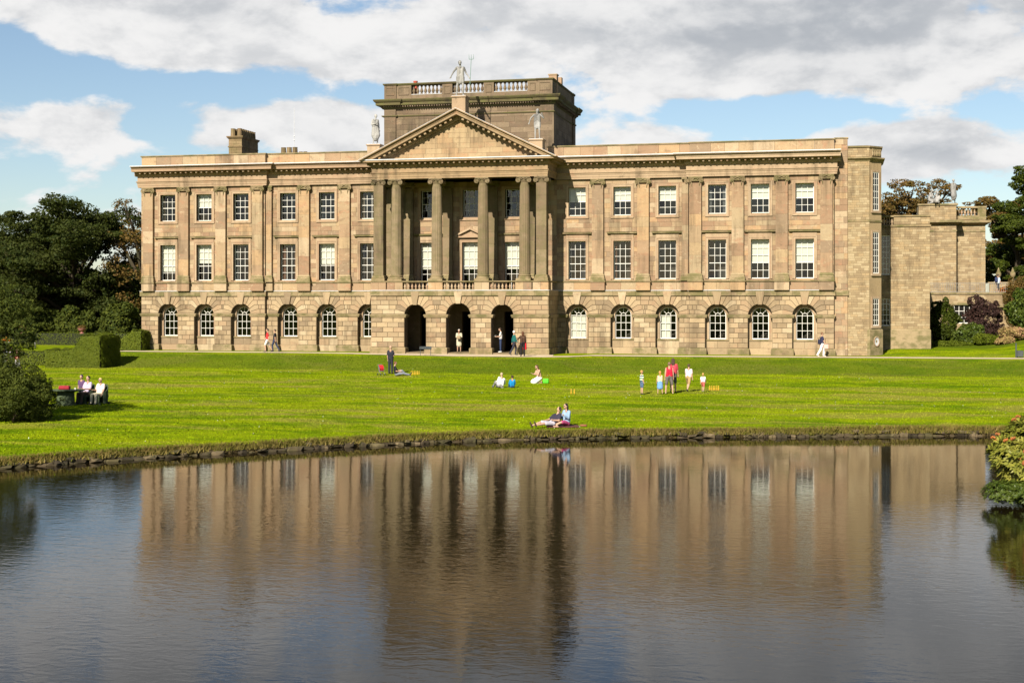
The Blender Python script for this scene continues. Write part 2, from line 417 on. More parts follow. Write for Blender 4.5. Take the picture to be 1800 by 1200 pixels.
def lawn_mat(blade=False):
    t = NT('lawn_grass_blades' if blade else 'lawn_grass')
    at = t.t.nodes.new('ShaderNodeAttribute'); at.attribute_name = 'long_grass'
    mow = t.noise((0.07, 0.75, 0.5), 4, 0.6, 0.5)
    mid = t.noise((0.35, 0.55, 0.5), 6, 0.62, 0.4)
    fin = t.noise((5.0, 7.0, 5.0), 5, 0.7)
    c = t.mix(t.smooth(mid, 0.38, 0.62), (0.062, 0.108, 0.002), (0.155, 0.195, 0.003))
    c = t.mix(t.smooth(mow, 0.40, 0.66, 0, 0.55), c, (0.198, 0.215, 0.005))
    dry = t.noise((0.12, 0.30, 0.5), 6, 0.68, 0.6)
    c = t.mix(t.smooth(dry, 0.50, 0.64, 0, 0.75), c, (0.200, 0.168, 0.036))
    c = t.mix(t.smooth(fin, 0.38, 0.72, 0, 0.5), c, (0.0640, 0.0960, 0.0026))
    lg = t.mix(t.smooth(fin, 0.34, 0.66), (0.0320, 0.0550, 0.0038), (0.0672, 0.0960, 0.0077))
    lg = t.mix(t.smooth(mid, 0.50, 0.75, 0, 0.4), lg, (0.0800, 0.0800, 0.0141))
    c = t.mix(at.outputs['Fac'], c, lg)
    if blade: c = t.mix(1.0, c, t.ramp(t.geo.outputs['Random Per Island'], [(0.62, 0.70, 0.6), (1.35, 1.45, 1.0)]), 'MULTIPLY')
    soil = t.t.nodes.new('ShaderNodeAttribute'); soil.attribute_name = 'soil'
    c = t.mix(soil.outputs['Fac'], c, (0.0544, 0.0397, 0.0179))
    h = t.math('ADD', t.noise((9, 9, 9), 6, 0.75), t.math('MULTIPLY', t.noise((1.3, 1.3, 1.3), 4, 0.6), 1.5))
    t.pbr(c, 0.95, t.bump(h, 0.7, 0.06), 0.01); return t.m
me = np_mesh('ground', V, F, lawn_mat())
lng = sstep((edge_y(GX)-GY-0.2)/0.8)*(1-sstep((edge_y(GX)-GY-4.9)/1.0))*(1-sstep((-25.5-GX)/2.0))
lng = np.maximum(lng*0.72, sstep((GX-28.6)/2)*sstep((GY-5)/4)*0.8)
lng = np.maximum(lng, sstep((-150-GX)/60)); lng = np.maximum(lng, sstep((GY-30)/10)*0.8)
soil = 1-sstep((GD-0.15)/0.35)
for nm, arr in (('long_grass', lng), ('soil', soil)):
    at = me.attributes.new(nm, 'FLOAT', 'POINT'); at.data.foreach_set('value', arr.ravel().astype(np.float32))
me.polygons.foreach_set('use_smooth', [True]*len(me.polygons))
ground = ob('ground', me, kind='structure')

# gravel path along the terrace, widening before the portico
def gravel():
    t = NT('pale_gravel')
    c = t.mix(t.smooth(t.noise((1.2, 1.2, 1), 5, 0.65), 0.3, 0.7), (0.38, 0.30, 0.20), (0.47, 0.385, 0.27))
    c = t.mix(t.smooth(t.noise((40, 40, 40), 3, 0.6), 0.4, 0.7, 0, 0.35), c, (0.20, 0.155, 0.10))
    t.pbr(c, 0.95, t.bump(t.noise((60, 60, 60), 3, 0.6), 0.5, 0.01), 0.1); return t.m
M['gravel'] = gravel()
xs = np.concatenate([np.arange(-29, -10, 1.0), np.arange(-10, 12, 0.35), np.arange(12, 60, 1.0)])
pv = []; 
for x in xs:
    e = float(edge_y(x))+0.15
    w = 1.9 if x < -8 or x > 9 else 0
    yb = e+1.9 if x < -7.2 else (e+2.1 if x > 7.0 else -3.3)
    nseg = 4
    for k in range(nseg+1):
        y = e+(yb-e)*k/nseg; pv.append((x, y, land_z(x, y)+0.012+ (0.012 if 0 < k < nseg else 0)))
pf = []
for i in range(len(xs)-1):
    for k in range(4):
        q = i*5+k; pf.append((q, q+5, q+6, q+1))
path = ob('gravel_path', np_mesh('gravel_path', np.array(pv), np.array(pf), M['gravel']), kind='structure')

# pond water
def water_mat():
    t = NT('pond_water')
    r1 = t.noise((2.3, 4.4, 1.0), 2, 0.5, 0.9)
    r2 = t.noise((8.5, 15.0, 1.0), 3, 0.6, 0.5)
    r3 = t.noise((0.35, 0.5, 1.0), 3, 0.5, 0.5)
    amp = t.smooth(t.noise((0.05, 0.09, 1.0), 3, 0.6), 0.36, 0.64, 0.55, 1.15)
    yy = t.n('SeparateXYZ', Vector=t.geo.outputs['Position']).outputs['Y']
    amp = t.math('MULTIPLY', amp, t.smooth(yy, -78.0, -52.0, 1.25, 0.5))      # calmer in the lee of the far bank
    h = t.math('ADD', t.math('ADD', t.math('MULTIPLY', r1, 1.0), t.math('MULTIPLY', r2, 0.28)), t.math('MULTIPLY', r3, 0.35))
    h = t.math('MULTIPLY', h, amp)
    b = t.pbr((0.007, 0.005, 0.002), 0.01, t.bump(h, 0.30, 0.0115), 0.5)
    b.inputs['IOR'].default_value = 1.33
    return t.m
wv = MB(); wv.add([(-20, -99, ZW), (40, -99, ZW), (40, -41, ZW), (-20, -41, ZW)], [(0, 1, 2, 3)])
water = wv.build('pond_water', water_mat(), kind='structure')

# rough stone edging of the pond
M['bankstone'] = stone('bank_stone', [(0.10, 0.075, 0.045), (0.06, 0.047, 0.030), (0.15, 0.115, 0.068), (0.24, 0.185, 0.11), (0.05, 0.04, 0.026), (0.08, 0.062, 0.038)], stain=(0.035, 0.03, 0.022), stain_amt=0.9, moss=0.35)
edging = thing('stone_edging', 'low rough dark stone edging along the far bank of the pond', 'stone edging', (15, -50, -1.2))
def rock_mesh(seed):
    r = random.Random(seed); bm = bmesh.new(); bmesh.ops.create_icosphere(bm, subdivisions=1, radius=0.5)
    for v in bm.verts:
        c = v.co
        for k in range(3):
            c[k] = math.copysign(abs(c[k]*2)**0.55/2, c[k])
        v.co = c*(1+r.uniform(-0.16, 0.16))
    m = bpy.data.meshes.new('stone'); bm.to_mesh(m); bm.free(); m.materials.append(M['bankstone']); return m
rocks = [rock_mesh(i) for i in range(9)]
shore = [Vector(p) for p in POND[14:]]+[Vector(POND[0]), Vector(POND[1]), Vector(POND[2])]
def walk(line, step_fn):
    i = 0; pos = 0.0; out = []
    while i < len(line)-1:
        a, b = line[i], line[i+1]; l = (b-a).length
        while pos < l:
            st = step_fn(); out.append((a+(b-a)*((pos+st/2)/l), (b-a).normalized(), st)); pos += st*0.92
        pos -= l; i += 1
    return out
for lay, (zc, hh, offn, stepr) in enumerate([(ZW+0.00, 0.17, 0.0, (0.18, 0.58)), (ZW+0.10, 0.12, 0.12, (0.15, 0.5))]):
    for p, d, st in walk(shore, lambda: rnd.uniform(*stepr)):
        if rnd.random() < (0.42 if lay else 0.10): continue
        if p.x < -4 or (p.x > 33.2 and lay): continue
        nrm = Vector((-d.y, d.x))
        if nrm.y < 0 and p.x < 31: nrm = -nrm
        q = p+nrm*(offn+rnd.uniform(-0.13, 0.10))
        s = ob('stone', rnd.choice(rocks), edging, Vector((q.x, q.y, zc+rnd.uniform(-0.04, 0.05)))-Vector(edging.location))
        s.rotation_euler = (rnd.uniform(-.3, .3), rnd.uniform(-.22, .22), math.atan2(d.y, d.x)+rnd.uniform(-.2, .2)+(math.pi if rnd.random() < .5 else 0))
        s.scale = (st*1.05, rnd.uniform(0.2, 0.5), hh*rnd.uniform(0.55, 1.6))

# grass blades: short turf everywhere in view, shaggy dry fringe over the stones
def blades(X, Y, Z, h, w, lean, rs):
    n = len(X); a = rs.rand(n)*2*np.pi; hh = h*(0.6+0.8*rs.rand(n)); ww = w*(0.6+0.8*rs.rand(n))
    dxv, dyv = np.cos(a)*ww/2, np.sin(a)*ww/2; b = rs.rand(n)*2*np.pi; l = lean*rs.rand(n)*hh
    p0 = np.stack([X-dxv, Y-dyv, Z-0.005], 1); p1 = np.stack([X+dxv, Y+dyv, Z-0.005], 1)
    p2 = np.stack([X+np.cos(b)*l, Y+np.sin(b)*l, Z+hh], 1)
    V = np.stack([p0, p1, p2], 1).reshape(-1, 3); return V, np.arange(3*n).reshape(-1, 3)
rs = np.random.RandomState(5)
n = 330000; X = rs.uniform(-34, 42, n); Y = -62+66*rs.rand(n)**1.25
Dp = pond_dist(X, Y); e = edge_y(X)
keep = (Dp > 0.1) & ((Y < e-0.1) | ((X > 29.5) & (Y > e+1.9))) & ~((X < 29) & (Y > e))
X, Y = X[keep], Y[keep]; Z = land(X, Y)
sY = e[keep]-Y+rs.normal(0, .45, len(Y))+lumps(X, Y, .5, .6, 2.0)
hgt = np.where((sY > 1.2) & (sY < 4.9) & (X+rs.normal(0, .8, len(X)) > -25.5) & (rs.rand(len(X)) < .85), 0.07, 0.034)
isb = hgt > 0.05
Vb, Fb = blades(X[isb], Y[isb], Z[isb], 0.065, 0.05, 0.9, rs)
M['bankturf'] = foliage('bank_turf_blades', [(0.065, 0.12, 0.004), (0.125, 0.18, 0.006), (0.17, 0.21, 0.008), (0.19, 0.175, 0.025), (0.09, 0.145, 0.004)], 0.95, 0.25, 0.01)
bt = ob('bank_turf', np_mesh('bank_turf', Vb, Fb, M['bankturf']), kind='stuff')
tag(bt, 'longer darker grass on the sloping terrace bank before the house', 'grass')
X, Y, Z = X[~isb], Y[~isb], Z[~isb]
Vb, Fb = blades(X, Y, Z, 0.034, 0.05, 0.9, rs)
M['turf'] = foliage('turf_blades', [(0.115, 0.185, 0.003), (0.23, 0.30, 0.004), (0.32, 0.36, 0.007), (0.36, 0.31, 0.04), (0.17, 0.245, 0.003)], 0.95, 0.3, 0.01)
tf = ob('lawn_turf', np_mesh('lawn_turf', Vb, Fb, lawn_mat(True)), kind='stuff')
tag(tf, 'short bright green mown grass blades covering the lawn', 'grass')
pts = walk(shore, lambda: 0.008); 
pts = [q for q in pts if q[0].x > -4]
qx = np.array([p.x for p, d, s in pts]); qy = np.array([p.y for p, d, s in pts]); nxv = np.array([-d.y for p, d, s in pts]); nyv = np.array([d.x for p, d, s in pts])
sg = np.where((nyv < 0) & (qx < 31), -1, 1); k = 4
qx = np.tile(qx, k); qy = np.tile(qy, k); nxv = np.tile(nxv*sg, k); nyv = np.tile(nyv*sg, k)
o = rs.normal(0.20, 0.16, len(qx)); X = qx+nxv*o+rs.normal(0, .03, len(qx)); Y = qy+nyv*o+rs.normal(0, .03, len(qx))
Z = np.where(o > 0.15, np.maximum(land(X, Y)-0.07, ZW+0.1), ZW+0.12+0.12*np.clip(o/0.15, 0, 1))
Vb, Fb = blades(X, Y, Z, 0.13, 0.035, 1.3, rs)
M['drygrass'] = foliage('bank_grass', [(0.22, 0.155, 0.045), (0.31, 0.225, 0.075), (0.13, 0.12, 0.018), (0.37, 0.27, 0.10), (0.12, 0.14, 0.014)], 0.9, 0.25, 0.02)
fr = ob('bank_grass', np_mesh('bank_grass', Vb, Fb, M['drygrass']), kind='stuff')
tag(fr, 'shaggy dry brown grass hanging over the stone pond edging', 'grass')
# daisies: tiny white flowers in the turf
n = 320; X = rs.uniform(-12, 36, n); Y = rs.uniform(-58, -11, n); k = (pond_dist(X, Y) > 0.5) & (rs.rand(n) < 0.35+0.65*(np.sin(X*0.5)*np.cos(Y*0.4) > 0.1)); X, Y = X[k], Y[k]; Z = land(X, Y)+0.045
r = 0.013; ang = np.arange(5)*2*np.pi/5
Vd = np.stack([X[:, None]+r*np.cos(ang), Y[:, None]+r*np.sin(ang)*0.9, (Z[:, None]+r*0.8*np.sin(ang))], -1).reshape(-1, 3)
dz_ = ob('daisies', np_mesh('daisies', Vd, np.arange(len(Vd)).reshape(-1, 5), plain('daisy_petals', (0.55, 0.55, 0.50), 0.7, 0.05)), kind='stuff')
tag(dz_, 'tiny white daisies scattered through the lawn grass', 'flowers')
# ================================================================ the country house
HOUSE = thing('country_house', 'long three-storey sandstone country house with central columned portico, pediment and attic tower', 'house', (0, 0, 0))
PC = -0.17; PX0, PX1 = -6.75, 6.42; YP = -3.5
Z_PL, Z_SP, Z_BAND0, Z_BAND1, Z_STR, Z_ARC, Z_CT = 0.46, 2.78, 4.20, 4.60, 5.26, 12.70, 14.32
WL = [-24.57, -21.51, -18.43, -14.69, -11.52, -8.2]; WR = [7.88, 11.2, 14.48, 18.07, 21.09, 24.18]
SEGS = [(-26.86, -16.45, -0.30), (-16.45, -6.7, 0.0), (6.37, 16.1, 0.0), (16.1, 26.2, -0.30)]
def plane_y(x): return -0.30 if (x < -16.45 or x > 16.1) else 0.0

def cut(rect, holes):
    """axis-aligned rectangle minus rectangular holes -> rectangles"""
    out = [rect]
    for (hx0, hx1, hz0, hz1) in holes:
        nxt = []
        for (x0, x1, z0, z1) in out:
            if hx1 <= x0 or hx0 >= x1 or hz1 <= z0 or hz0 >= z1: nxt.append((x0, x1, z0, z1)); continue
            a0, a1 = max(x0, hx0), min(x1, hx1); b0, b1 = max(z0, hz0), min(z1, hz1)
            if a0 > x0: nxt.append((x0, a0, z0, z1))
            if a1 < x1: nxt.append((a1, x1, z0, z1))
            if b0 > z0: nxt.append((a0, a1, z0, b0))
            if b1 < z1: nxt.append((a0, a1, b1, z1))
        out = nxt
    return [r for r in out if r[1]-r[0] > 0.02 and r[3]-r[2] > 0.02]
def courses(mb, x0, x1, z0, z1, yf, holes, ch=0.36, lmin=0.6, lmax=1.35, gap=0.008, joint=0.02, r=rnd):
    n = max(1, round((z1-z0)/ch)); h = (z1-z0)/n
    for i in range(n):
        x = x0-r.uniform(0, lmax*0.6); a = z0+i*h
        while x < x1:
            l = r.uniform(lmin, lmax); b0, b1 = max(x, x0), min(x+l, x1); x += l
            if b1-b0 < 0.03: continue
            for (p0, p1, q0, q1) in cut((b0, b1, a, a+h), holes):
                mb.block(p0+gap/2, p1-gap/2, q0+gap/2, q1-gap/2, yf+r.uniform(-0.003, 0.003), yf+joint+0.01, 0.006)
def backing(mb, x0, x1, z0, z1, yf, yb, holes):
    for (a, b, c, d) in cut((x0, x1, z0, z1), holes): mb.box(a, b, yf, yb, c, d)
def clip_poly(poly, inside, inter):
    out = []
    for i in range(len(poly)):
        a, b = poly[i-1], poly[i]
        ia, ib = inside(a), inside(b)
        if ia != ib: out.append(inter(a, b))
        if ib: out.append(b)
    return out
def half_clip(poly, n, d):       # keep n.p <= d
    f = lambda p: n[0]*p[0]+n[1]*p[1]-d
    def inter(a, b):
        fa, fb = f(a), f(b); t = fa/(fa-fb); return (a[0]+(b[0]-a[0])*t, a[1]+(b[1]-a[1])*t)
    return clip_poly(poly, lambda p: f(p) <= 1e-9, inter)

# ---------------------------------------------------------------- upper walls
rooms = MB()
OPEN2 = [(x-0.64, x+0.64, 10.05, 12.12) for x in WL+WR]
OPEN1 = [(x-0.64, x+0.64, 5.42, 8.2) for x in WL+WR]
LW = [PC-3.25, PC, PC+3.25]
LOP = [(x-0.62, x+0.62, 10.05, 12.1) for x in LW]+[(x-0.66, x+0.66, 4.62, 8.2) for x in LW]
ash = MB(); bck = MB()
for (x0, x1, y) in SEGS:
    hs = [h for h in OPEN1+OPEN2 if x0 < h[0] < x1]
    backing(bck, x0, x1, Z_BAND1, Z_ARC, y+0.02, y+0.45, hs)
    courses(ash, x0, x1, Z_STR+0.03, Z_ARC, y, hs)
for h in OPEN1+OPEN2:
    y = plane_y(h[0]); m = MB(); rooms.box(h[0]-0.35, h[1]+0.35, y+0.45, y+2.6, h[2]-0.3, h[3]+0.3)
# loggia back wall
backing(bck, -6.7, 6.37, Z_BAND1, Z_ARC, 0.02, 0.45, LOP)
courses(ash, -6.7, 6.37, Z_BAND1, Z_ARC, 0.0, LOP)
for h in LOP: rooms.box(h[0]-0.35, h[1]+0.35, 0.45, 2.6, h[2], h[3]+0.3)
# plain end pier on the right, full height
bck.box(26.2, 27.12, 0.0, 0.5, 0, 15.2)
courses(ash, 26.2, 27.12, 0.0, 15.2, -0.02, [], 0.42, 0.45, 0.95)
ash.build('ashlar_stones', M['ashlar'], HOUSE, kind='stuff')
bck.build('wall_core', M['joint'], HOUSE)
# body of the house behind the front
body = MB()
body.box(-26.86, -26.5, 0.2, 24, 0, 15.1); body.box(26.6, 27.1, 0.6, 24, 0, 15.1); body.box(-26.86, 27.1, 24, 24.5, 0, 15.1)
body.build('side_and_rear_wall', M['ashlar'], HOUSE)
MB().box(-26.6, 26.7, 0.5, 24.0, 14.0, 14.3).build('flat_roof', M['roof'], HOUSE)

# ---------------------------------------------------------------- windows
def bars_mesh(w, h, cols, rows, split, key):
    """sash window: outer box frame, two sashes with glazing bars; origin bottom centre, frame face at y=0"""
    mb = MB(); f = 0.052
    mb.box(-w/2, -w/2+f, 0, 0.1, 0, h); mb.box(w/2-f, w/2, 0, 0.1, 0, h); mb.box(-w/2+f, w/2-f, 0, 0.1, h-f, h); mb.box(-w/2+f, w/2-f, -0.03, 0.1, 0, f*1.25)
    iw = w-2*f; ih = h-2.25*f; z0 = f*1.25; b = 0.027
    for k in range(1, cols):
        x = -iw/2+iw*k/cols; mb.box(x-b/2, x+b/2, 0.022, 0.06, z0, z0+ih)
    for k in range(1, rows):
        z = z0+ih*k/rows; bb = b*1.7 if k == split else b
        mb.box(-iw/2, iw/2, 0.016 if k == split else 0.024, 0.062, z-bb/2, z+bb/2)
    return mb.mesh('window', M['white'])
def pane_mesh(w, h):
    mb = MB(); mb.add([(-w/2, 0, -h/2), (w/2, 0, -h/2), (w/2, 0, h/2), (-w/2, 0, h/2)], [(0, 1, 2, 3)]); return mb.mesh('pane', M['glass'])
def frame_trim(mb, w, h, t, out, y0=0.0, sill=True):
    for (a, b, o) in ((t, 0.55*t, out*0.6), (0.55*t, 0.0, out)): pass
    def ring(i, o, y, d):
        mb.box(-w/2-o, -w/2-i, y-d, y+0.05, -(o if sill else 0), h+o); mb.box(w/2+i, w/2+o, y-d, y+0.05, -(o if sill else 0), h+o)
        mb.box(-w/2-i, w/2+i, y-d, y+0.05, h+i, h+o)
        if sill: mb.box(-w/2-i, w/2+i, y-d, y+0.05, -o, -i)
    ring(0.0, t*0.62, y0, out*0.7); ring(t*0.62, t, y0, out)
M['curtain'] = [plain('curtain_beige', (.20, .165, .12), .9), plain('curtain_grey', (.12, .12, .115), .9), plain('curtain_rust', (.16, .08, .05), .9)]
def window(x, z0, z1, w, y, cols, rows, split, blind=0.0, single=False, trim='frame', depth=0.30):
    h = z1-z0
    me = cached(('win', round(w, 2), round(h, 2), cols, rows, split), lambda: bars_mesh(w, h, cols, rows, split, 0))
    o = ob('window', me, HOUSE, (x, y+depth, z0))
    f = 0.052; iw = w-2*f; ih = h-2.25*f; pw, ph = iw/cols, ih/rows; zb = f*1.25
    if single:
        pm = cached(('pane', round(pw, 3), round(ph, 3)), lambda: pane_mesh(pw, ph))
        for c in range(cols):
            for r in range(rows):
                ob('pane', pm, o, (-iw/2+pw*(c+0.5), 0.045+(0.02 if r < split else 0), zb+ph*(r+0.5)), rot=(rnd.gauss(0, .006), 0, rnd.gauss(0, .010)))
    else:
        mb = MB()
        for c in range(cols):
            for r in range(rows):
                cx, cz = -iw/2+pw*(c+0.5), zb+ph*(r+0.5); a, b = rnd.gauss(0, .008), rnd.gauss(0, .010)
                mb.add([(cx+sx*pw/2, 0.045+sx*pw/2*b+sz*ph/2*a, cz+sz*ph/2) for sx, sz in ((-1, -1), (1, -1), (1, 1), (-1, 1))], [(0, 1, 2, 3)])
        mb.build('panes', M['glass'], o, kind='stuff')
    if blind > 0:
        bh = ih*blind; MB().box(-iw/2, iw/2, 0.11, 0.125, h-f-bh, h-f).build('blind', M['blind'], o)
    if blind == 0 and rnd.random() < 0.75:      # drawn-back curtains
        cm = M['curtain'][rnd.randrange(3)]
        for sd_ in (-1, 1):
            cw = rnd.uniform(.08, .24); cu_ = MB(); nfold = 5
            v = []
            for q in range(nfold*2+1):
                xx = sd_*(iw/2-cw*q/(nfold*2)); yy = .16+(.03 if q % 2 else 0); v += [(xx, yy, .05), (xx, yy, h-.05)]
            cu_.add(v, [(2*q, 2*q+2, 2*q+3, 2*q+1) for q in range(nfold*2)]); cu_.build('curtain', cm, o)
    # stone reveal + surround
    tm = MB(); t = 0.21
    if trim == 'frame':
        tmesh = cached(('trim', round(w, 2), round(h, 2)), lambda: (frame_trim(tm, w, h, t, 0.075), tm.mesh('surround', M['trim']))[1])
        ob('surround', tmesh, o, (0, -depth, 0))
    elif trim == 'hood':
        def mk():
            frame_trim(tm, w, h, t, 0.075, sill=False)
            tm.box(-w/2-t+0.02, w/2+t-0.02, -0.06, 0.05, h+t+0.002, h+t+0.24)
            return tm.mesh('surround', M['trim'])
        ob('surround', cached(('hood', round(w, 2), round(h, 2)), mk), o, (0, -depth, 0))
        def mk2():
            m2 = MB(); W2 = w/2+t+0.14; zt = h+t+0.24
            m2.sweep([(-W2+.1, 0.04), (-W2+.1, 0), (W2-.1, 0), (W2-.1, 0.04)], [(0.0, zt), (0.06, zt), (0.09, zt+0.06), (0.2, zt+0.08), (0.2, zt+0.14), (0.24, zt+0.2), (0.0, zt+0.22)])
            return m2.mesh('hood', M['ledge'])
        ob('hood', cached(('hoodm', round(w, 2), round(h, 2)), mk2), o, (0, -depth, 0))
    return o
B2 = {-21.51: .5, 7.88: .5, 11.2: .5, 14.48: .5, 21.09: .5, 24.18: .5}
B1 = {-24.57: .76, -21.51: .52, -11.52: .56, 21.09: .6, 24.18: .6}
for x in WL+WR:
    window(x, 10.05, 12.12, 1.28, plane_y(x), 3, 4, 2, B2.get(x, 0))
    window(x, 5.42, 8.2, 1.28, plane_y(x), 3, 5, 2, B1.get(x, 0), True, 'hood')
for i, x in enumerate(LW):
    window(x, 10.05, 12.1, 1.24, 0.0, 3, 4, 2, 0)
    o = window(x, 4.62, 8.2, 1.32, 0.0, 3, 6, 3, 0.56, True, 'hood' if i != 1 else 'frame')
    if i == 1:    # little pediment over the middle door-window
        m = MB(); h = 3.58; m.box(-1.15, 1.15, -0.28, 0.03, h+0.34, h+0.46)
        m.prism([(-1.2, h+0.462), (1.2, h+0.462), (0, h+1.02)], -0.10, 0.03)
        for s in (-1, 1):
            p = [(-1.25, h+0.463), (-1.02, h+0.463), (0, h+0.94), (0, h+1.10)]
            if s > 0: p = [(-a, b) for a, b in p][::-1]
            m.prism(p, -0.30, 0.02)
            m.box(s*1.0-0.09, s*1.0+0.09, -0.22, 0.03, h-0.25, h+0.338)
        m.build('window_pediment', M['trim'], o, (0, -0.3, 0))

# ---------------------------------------------------------------- pilasters and columns
def volute(mb, x, z, y, r):
    prof = [(r, 0.05), (r, -0.02), (r*0.84, -0.035), (r*0.80, -0.005), (r*0.60, -0.005), (r*0.56, -0.035), (r*0.40, -0.035), (r*0.36, -0.008), (r*0.22, -0.008), (r*0.18, -0.05), (0.003, -0.055)]
    seg = 14; v = []; f = []; n = len(prof)
    for (a, d) in prof:
        for k in range(seg):
            t = 2*math.pi*k/seg; v.append((x+a*math.cos(t), y+d, z+a*math.sin(t)))
    for i in range(n-1):
        for k in range(seg):
            k2 = (k+1) % seg; f.append((i*seg+k, i*seg+k2, (i+1)*seg+k2, (i+1)*seg+k))
    mb.add(v, f)
def capital_mesh(w, d, half=False):
    """ionic capital, z 0..0.45, front at y = -d ; volutes at both ends with a hanging husk festoon"""
    mb = MB(); v = w/2-0.02
    mb.box(-w/2-0.10, w/2+0.10, -d-0.06, 0.0, 0.37, 0.448); mb.box(-w/2-0.05, w/2+0.05, -d-0.03, 0.0, 0.30, 0.369)
    mb.box(-w/2, w/2, -d-0.02, 0.0, 0.12, 0.299)
    for k in range(7):
        x = -w/2+0.1+(w-0.2)*k/6; mb.ball((x, -d-0.03, 0.20), (0.045, 0.035, 0.06), 6, 4)
    for s in (-1, 1):
        volute(mb, s*(v+0.02), 0.17, -d-0.05, 0.165)
        mb.tube([(s*(v+0.02), -d-0.02, 0.17), (s*(v+0.02), 0.0, 0.17)], 0.13, 10)
        mb.tube([(s*(v-0.10), -d-0.04, 0.06), (s*(v-0.13), -d-0.035, -0.08), (s*(v-0.15), -d-0.02, -0.28)], [0.03, 0.045, 0.008], 5)
    mb.tube([(-v+0.12, -d-0.05, 0.33), (-v*0.4, -d-0.075, 0.27), (0, -d-0.08, 0.36), (v*0.4, -d-0.075, 0.27), (v-0.12, -d-0.05, 0.33)], 0.028, 5)
    return mb.mesh('capital', M['ledge'])
def pil_base(mb, w, d, z0):
    mb.sweep([(-w/2, 0.0), (-w/2, -d), (w/2, -d), (w/2, 0.0)], [(0.11, z0), (0.11, z0+0.17), (0.09, z0+0.19), (0.105, z0+0.25), (0.06, z0+0.31), (0.05, z0+0.35), (0.07, z0+0.40), (0.05, z0+0.45), (0.0, z0+0.53)])
def pilaster(x, y, w=0.84, d=0.24):
    p = MB()
    zz = 5.80; r = random.Random(int(x*100)+5)
    while zz < 12.24:
        h = min(r.uniform(0.7, 1.5), 12.255-zz)
        if 12.255-(zz+h) < 0.35: h = 12.255-zz
        p.block(-w/2, w/2, zz+0.002, zz+h-0.002, -d, 0.02, 0.004); zz += h
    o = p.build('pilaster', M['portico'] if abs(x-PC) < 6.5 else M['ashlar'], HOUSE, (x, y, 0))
    def mkb():
        b = MB(); pil_base(b, w, d, 0.0); return b.mesh('base', M['ledge'])
    ob('base', cached(('pb', w, d), mkb), o, (0, 0, 5.285))
    if w > 0.6:
        ob('capital', cached(('cap', w, d), lambda: capital_mesh(w, d)), o, (0, 0, 12.252))
    else:
        def mk():
            mb = MB(); mb.box(-w/2-0.02, w/2+0.05, -d-0.05, 0, 0.3, 0.448); volute(mb, 0.1, 0.17, -d-0.05, 0.165); mb.tube([(0.1, -d, 0.17), (0.1, 0, 0.17)], 0.13, 10); return mb.mesh('capital', M['ledge'])
        ob('capital', cached(('hcap', w, d), mk), o, (0, 0, 12.252))
    pd = MB(); pd.block(-w/2-0.10, w/2+0.10, Z_BAND1, 5.18, -d-0.06, 0.02, 0.006)
    pd.build('pedestal', M['ashlar'], o)
    return o
PILX = [-26.18, -23.17, -20.05, -17.0, -13.3, -10.03, 9.43, 12.75, 16.55, 19.53, 22.6, 25.68]
for x in PILX: pilaster(x, plane_y(x))
pilaster(-16.18, 0.0, 0.46, 0.22); pilaster(15.78, 0.0, 0.46, 0.22)
for x in (PC-6.3, PC-4.8, PC-1.73, PC+1.73, PC+4.8): pilaster(x, 0.0, 0.74, 0.22)

def shaft_mesh(r0, r1, h):
    v = []; f = []; fl = 20; per = 4; seg = fl*per; rings = [0, 0.012, 0.03, 0.2, 0.4, 0.6, 0.8, 0.96, 0.985, 1.0]
    for t in rings:
        r = r0+(r1-r0)*(t**1.6); deep = 0.0 if t < 0.015 or t > 0.98 else 0.13
        for k in range(seg):
            a = 2*math.pi*k/seg; ph = k % per
            rr = r*(1-deep*(0.0 if ph == 0 else (0.55 if ph in (1, 3) else 0.8))*0.55)
            v.append((rr*math.cos(a), rr*math.sin(a), t*h))
    for i in range(len(rings)-1):
        for k in range(seg):
            k2 = (k+1) % seg; f.append((i*seg+k, i*seg+k2, (i+1)*seg+k2, (i+1)*seg+k))
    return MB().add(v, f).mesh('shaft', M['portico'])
shaft = shaft_mesh(0.41, 0.345, 6.58)
def col_base():
    mb = MB(); mb.box(-0.54, 0.54, -0.54, 0.54, 0, 0.16)
    mb.lathe([(0.52, 0.16), (0.54, 0.20), (0.52, 0.25), (0.455, 0.27), (0.44, 0.31), (0.47, 0.34), (0.48, 0.37), (0.46, 0.41), (0.415, 0.42)], seg=28); return mb.mesh('base', M['ledge'])
cbase = col_base()
def col_cap():
    mb = MB(); w = 0.74
    mb.box(-0.50, 0.50, -0.50, 0.50, 0.36, 0.445); mb.lathe([(0.345, 0.0), (0.36, 0.05), (0.43, 0.2), (0.45, 0.36)], seg=20)
    for s in (-1, 1):
        for yy in (-0.42, 0.36): volute(mb, s*0.40, 0.19, yy, 0.175)
        mb.tube([(s*0.40, -0.40, 0.19), (s*0.40, 0.40, 0.19)], [0.15, 0.15], 10)
    mb.tube([(-0.3, -0.46, 0.33), (-0.12, -0.48, 0.27), (0, -0.49, 0.35), (0.12, -0.48, 0.27), (0.3, -0.46, 0.33)], 0.028, 5)
    return mb.mesh('capital', M['portico'])
ccap = col_cap()
for x in (PC-4.8, PC-1.73, PC+1.73, PC+4.8):
    c = ob('column', shaft, HOUSE, (x, YP+0.46, 5.70))
    ob('base', cbase, c, (0, 0, -0.42)); ob('capital', ccap, c, (0, 0, 6.56))
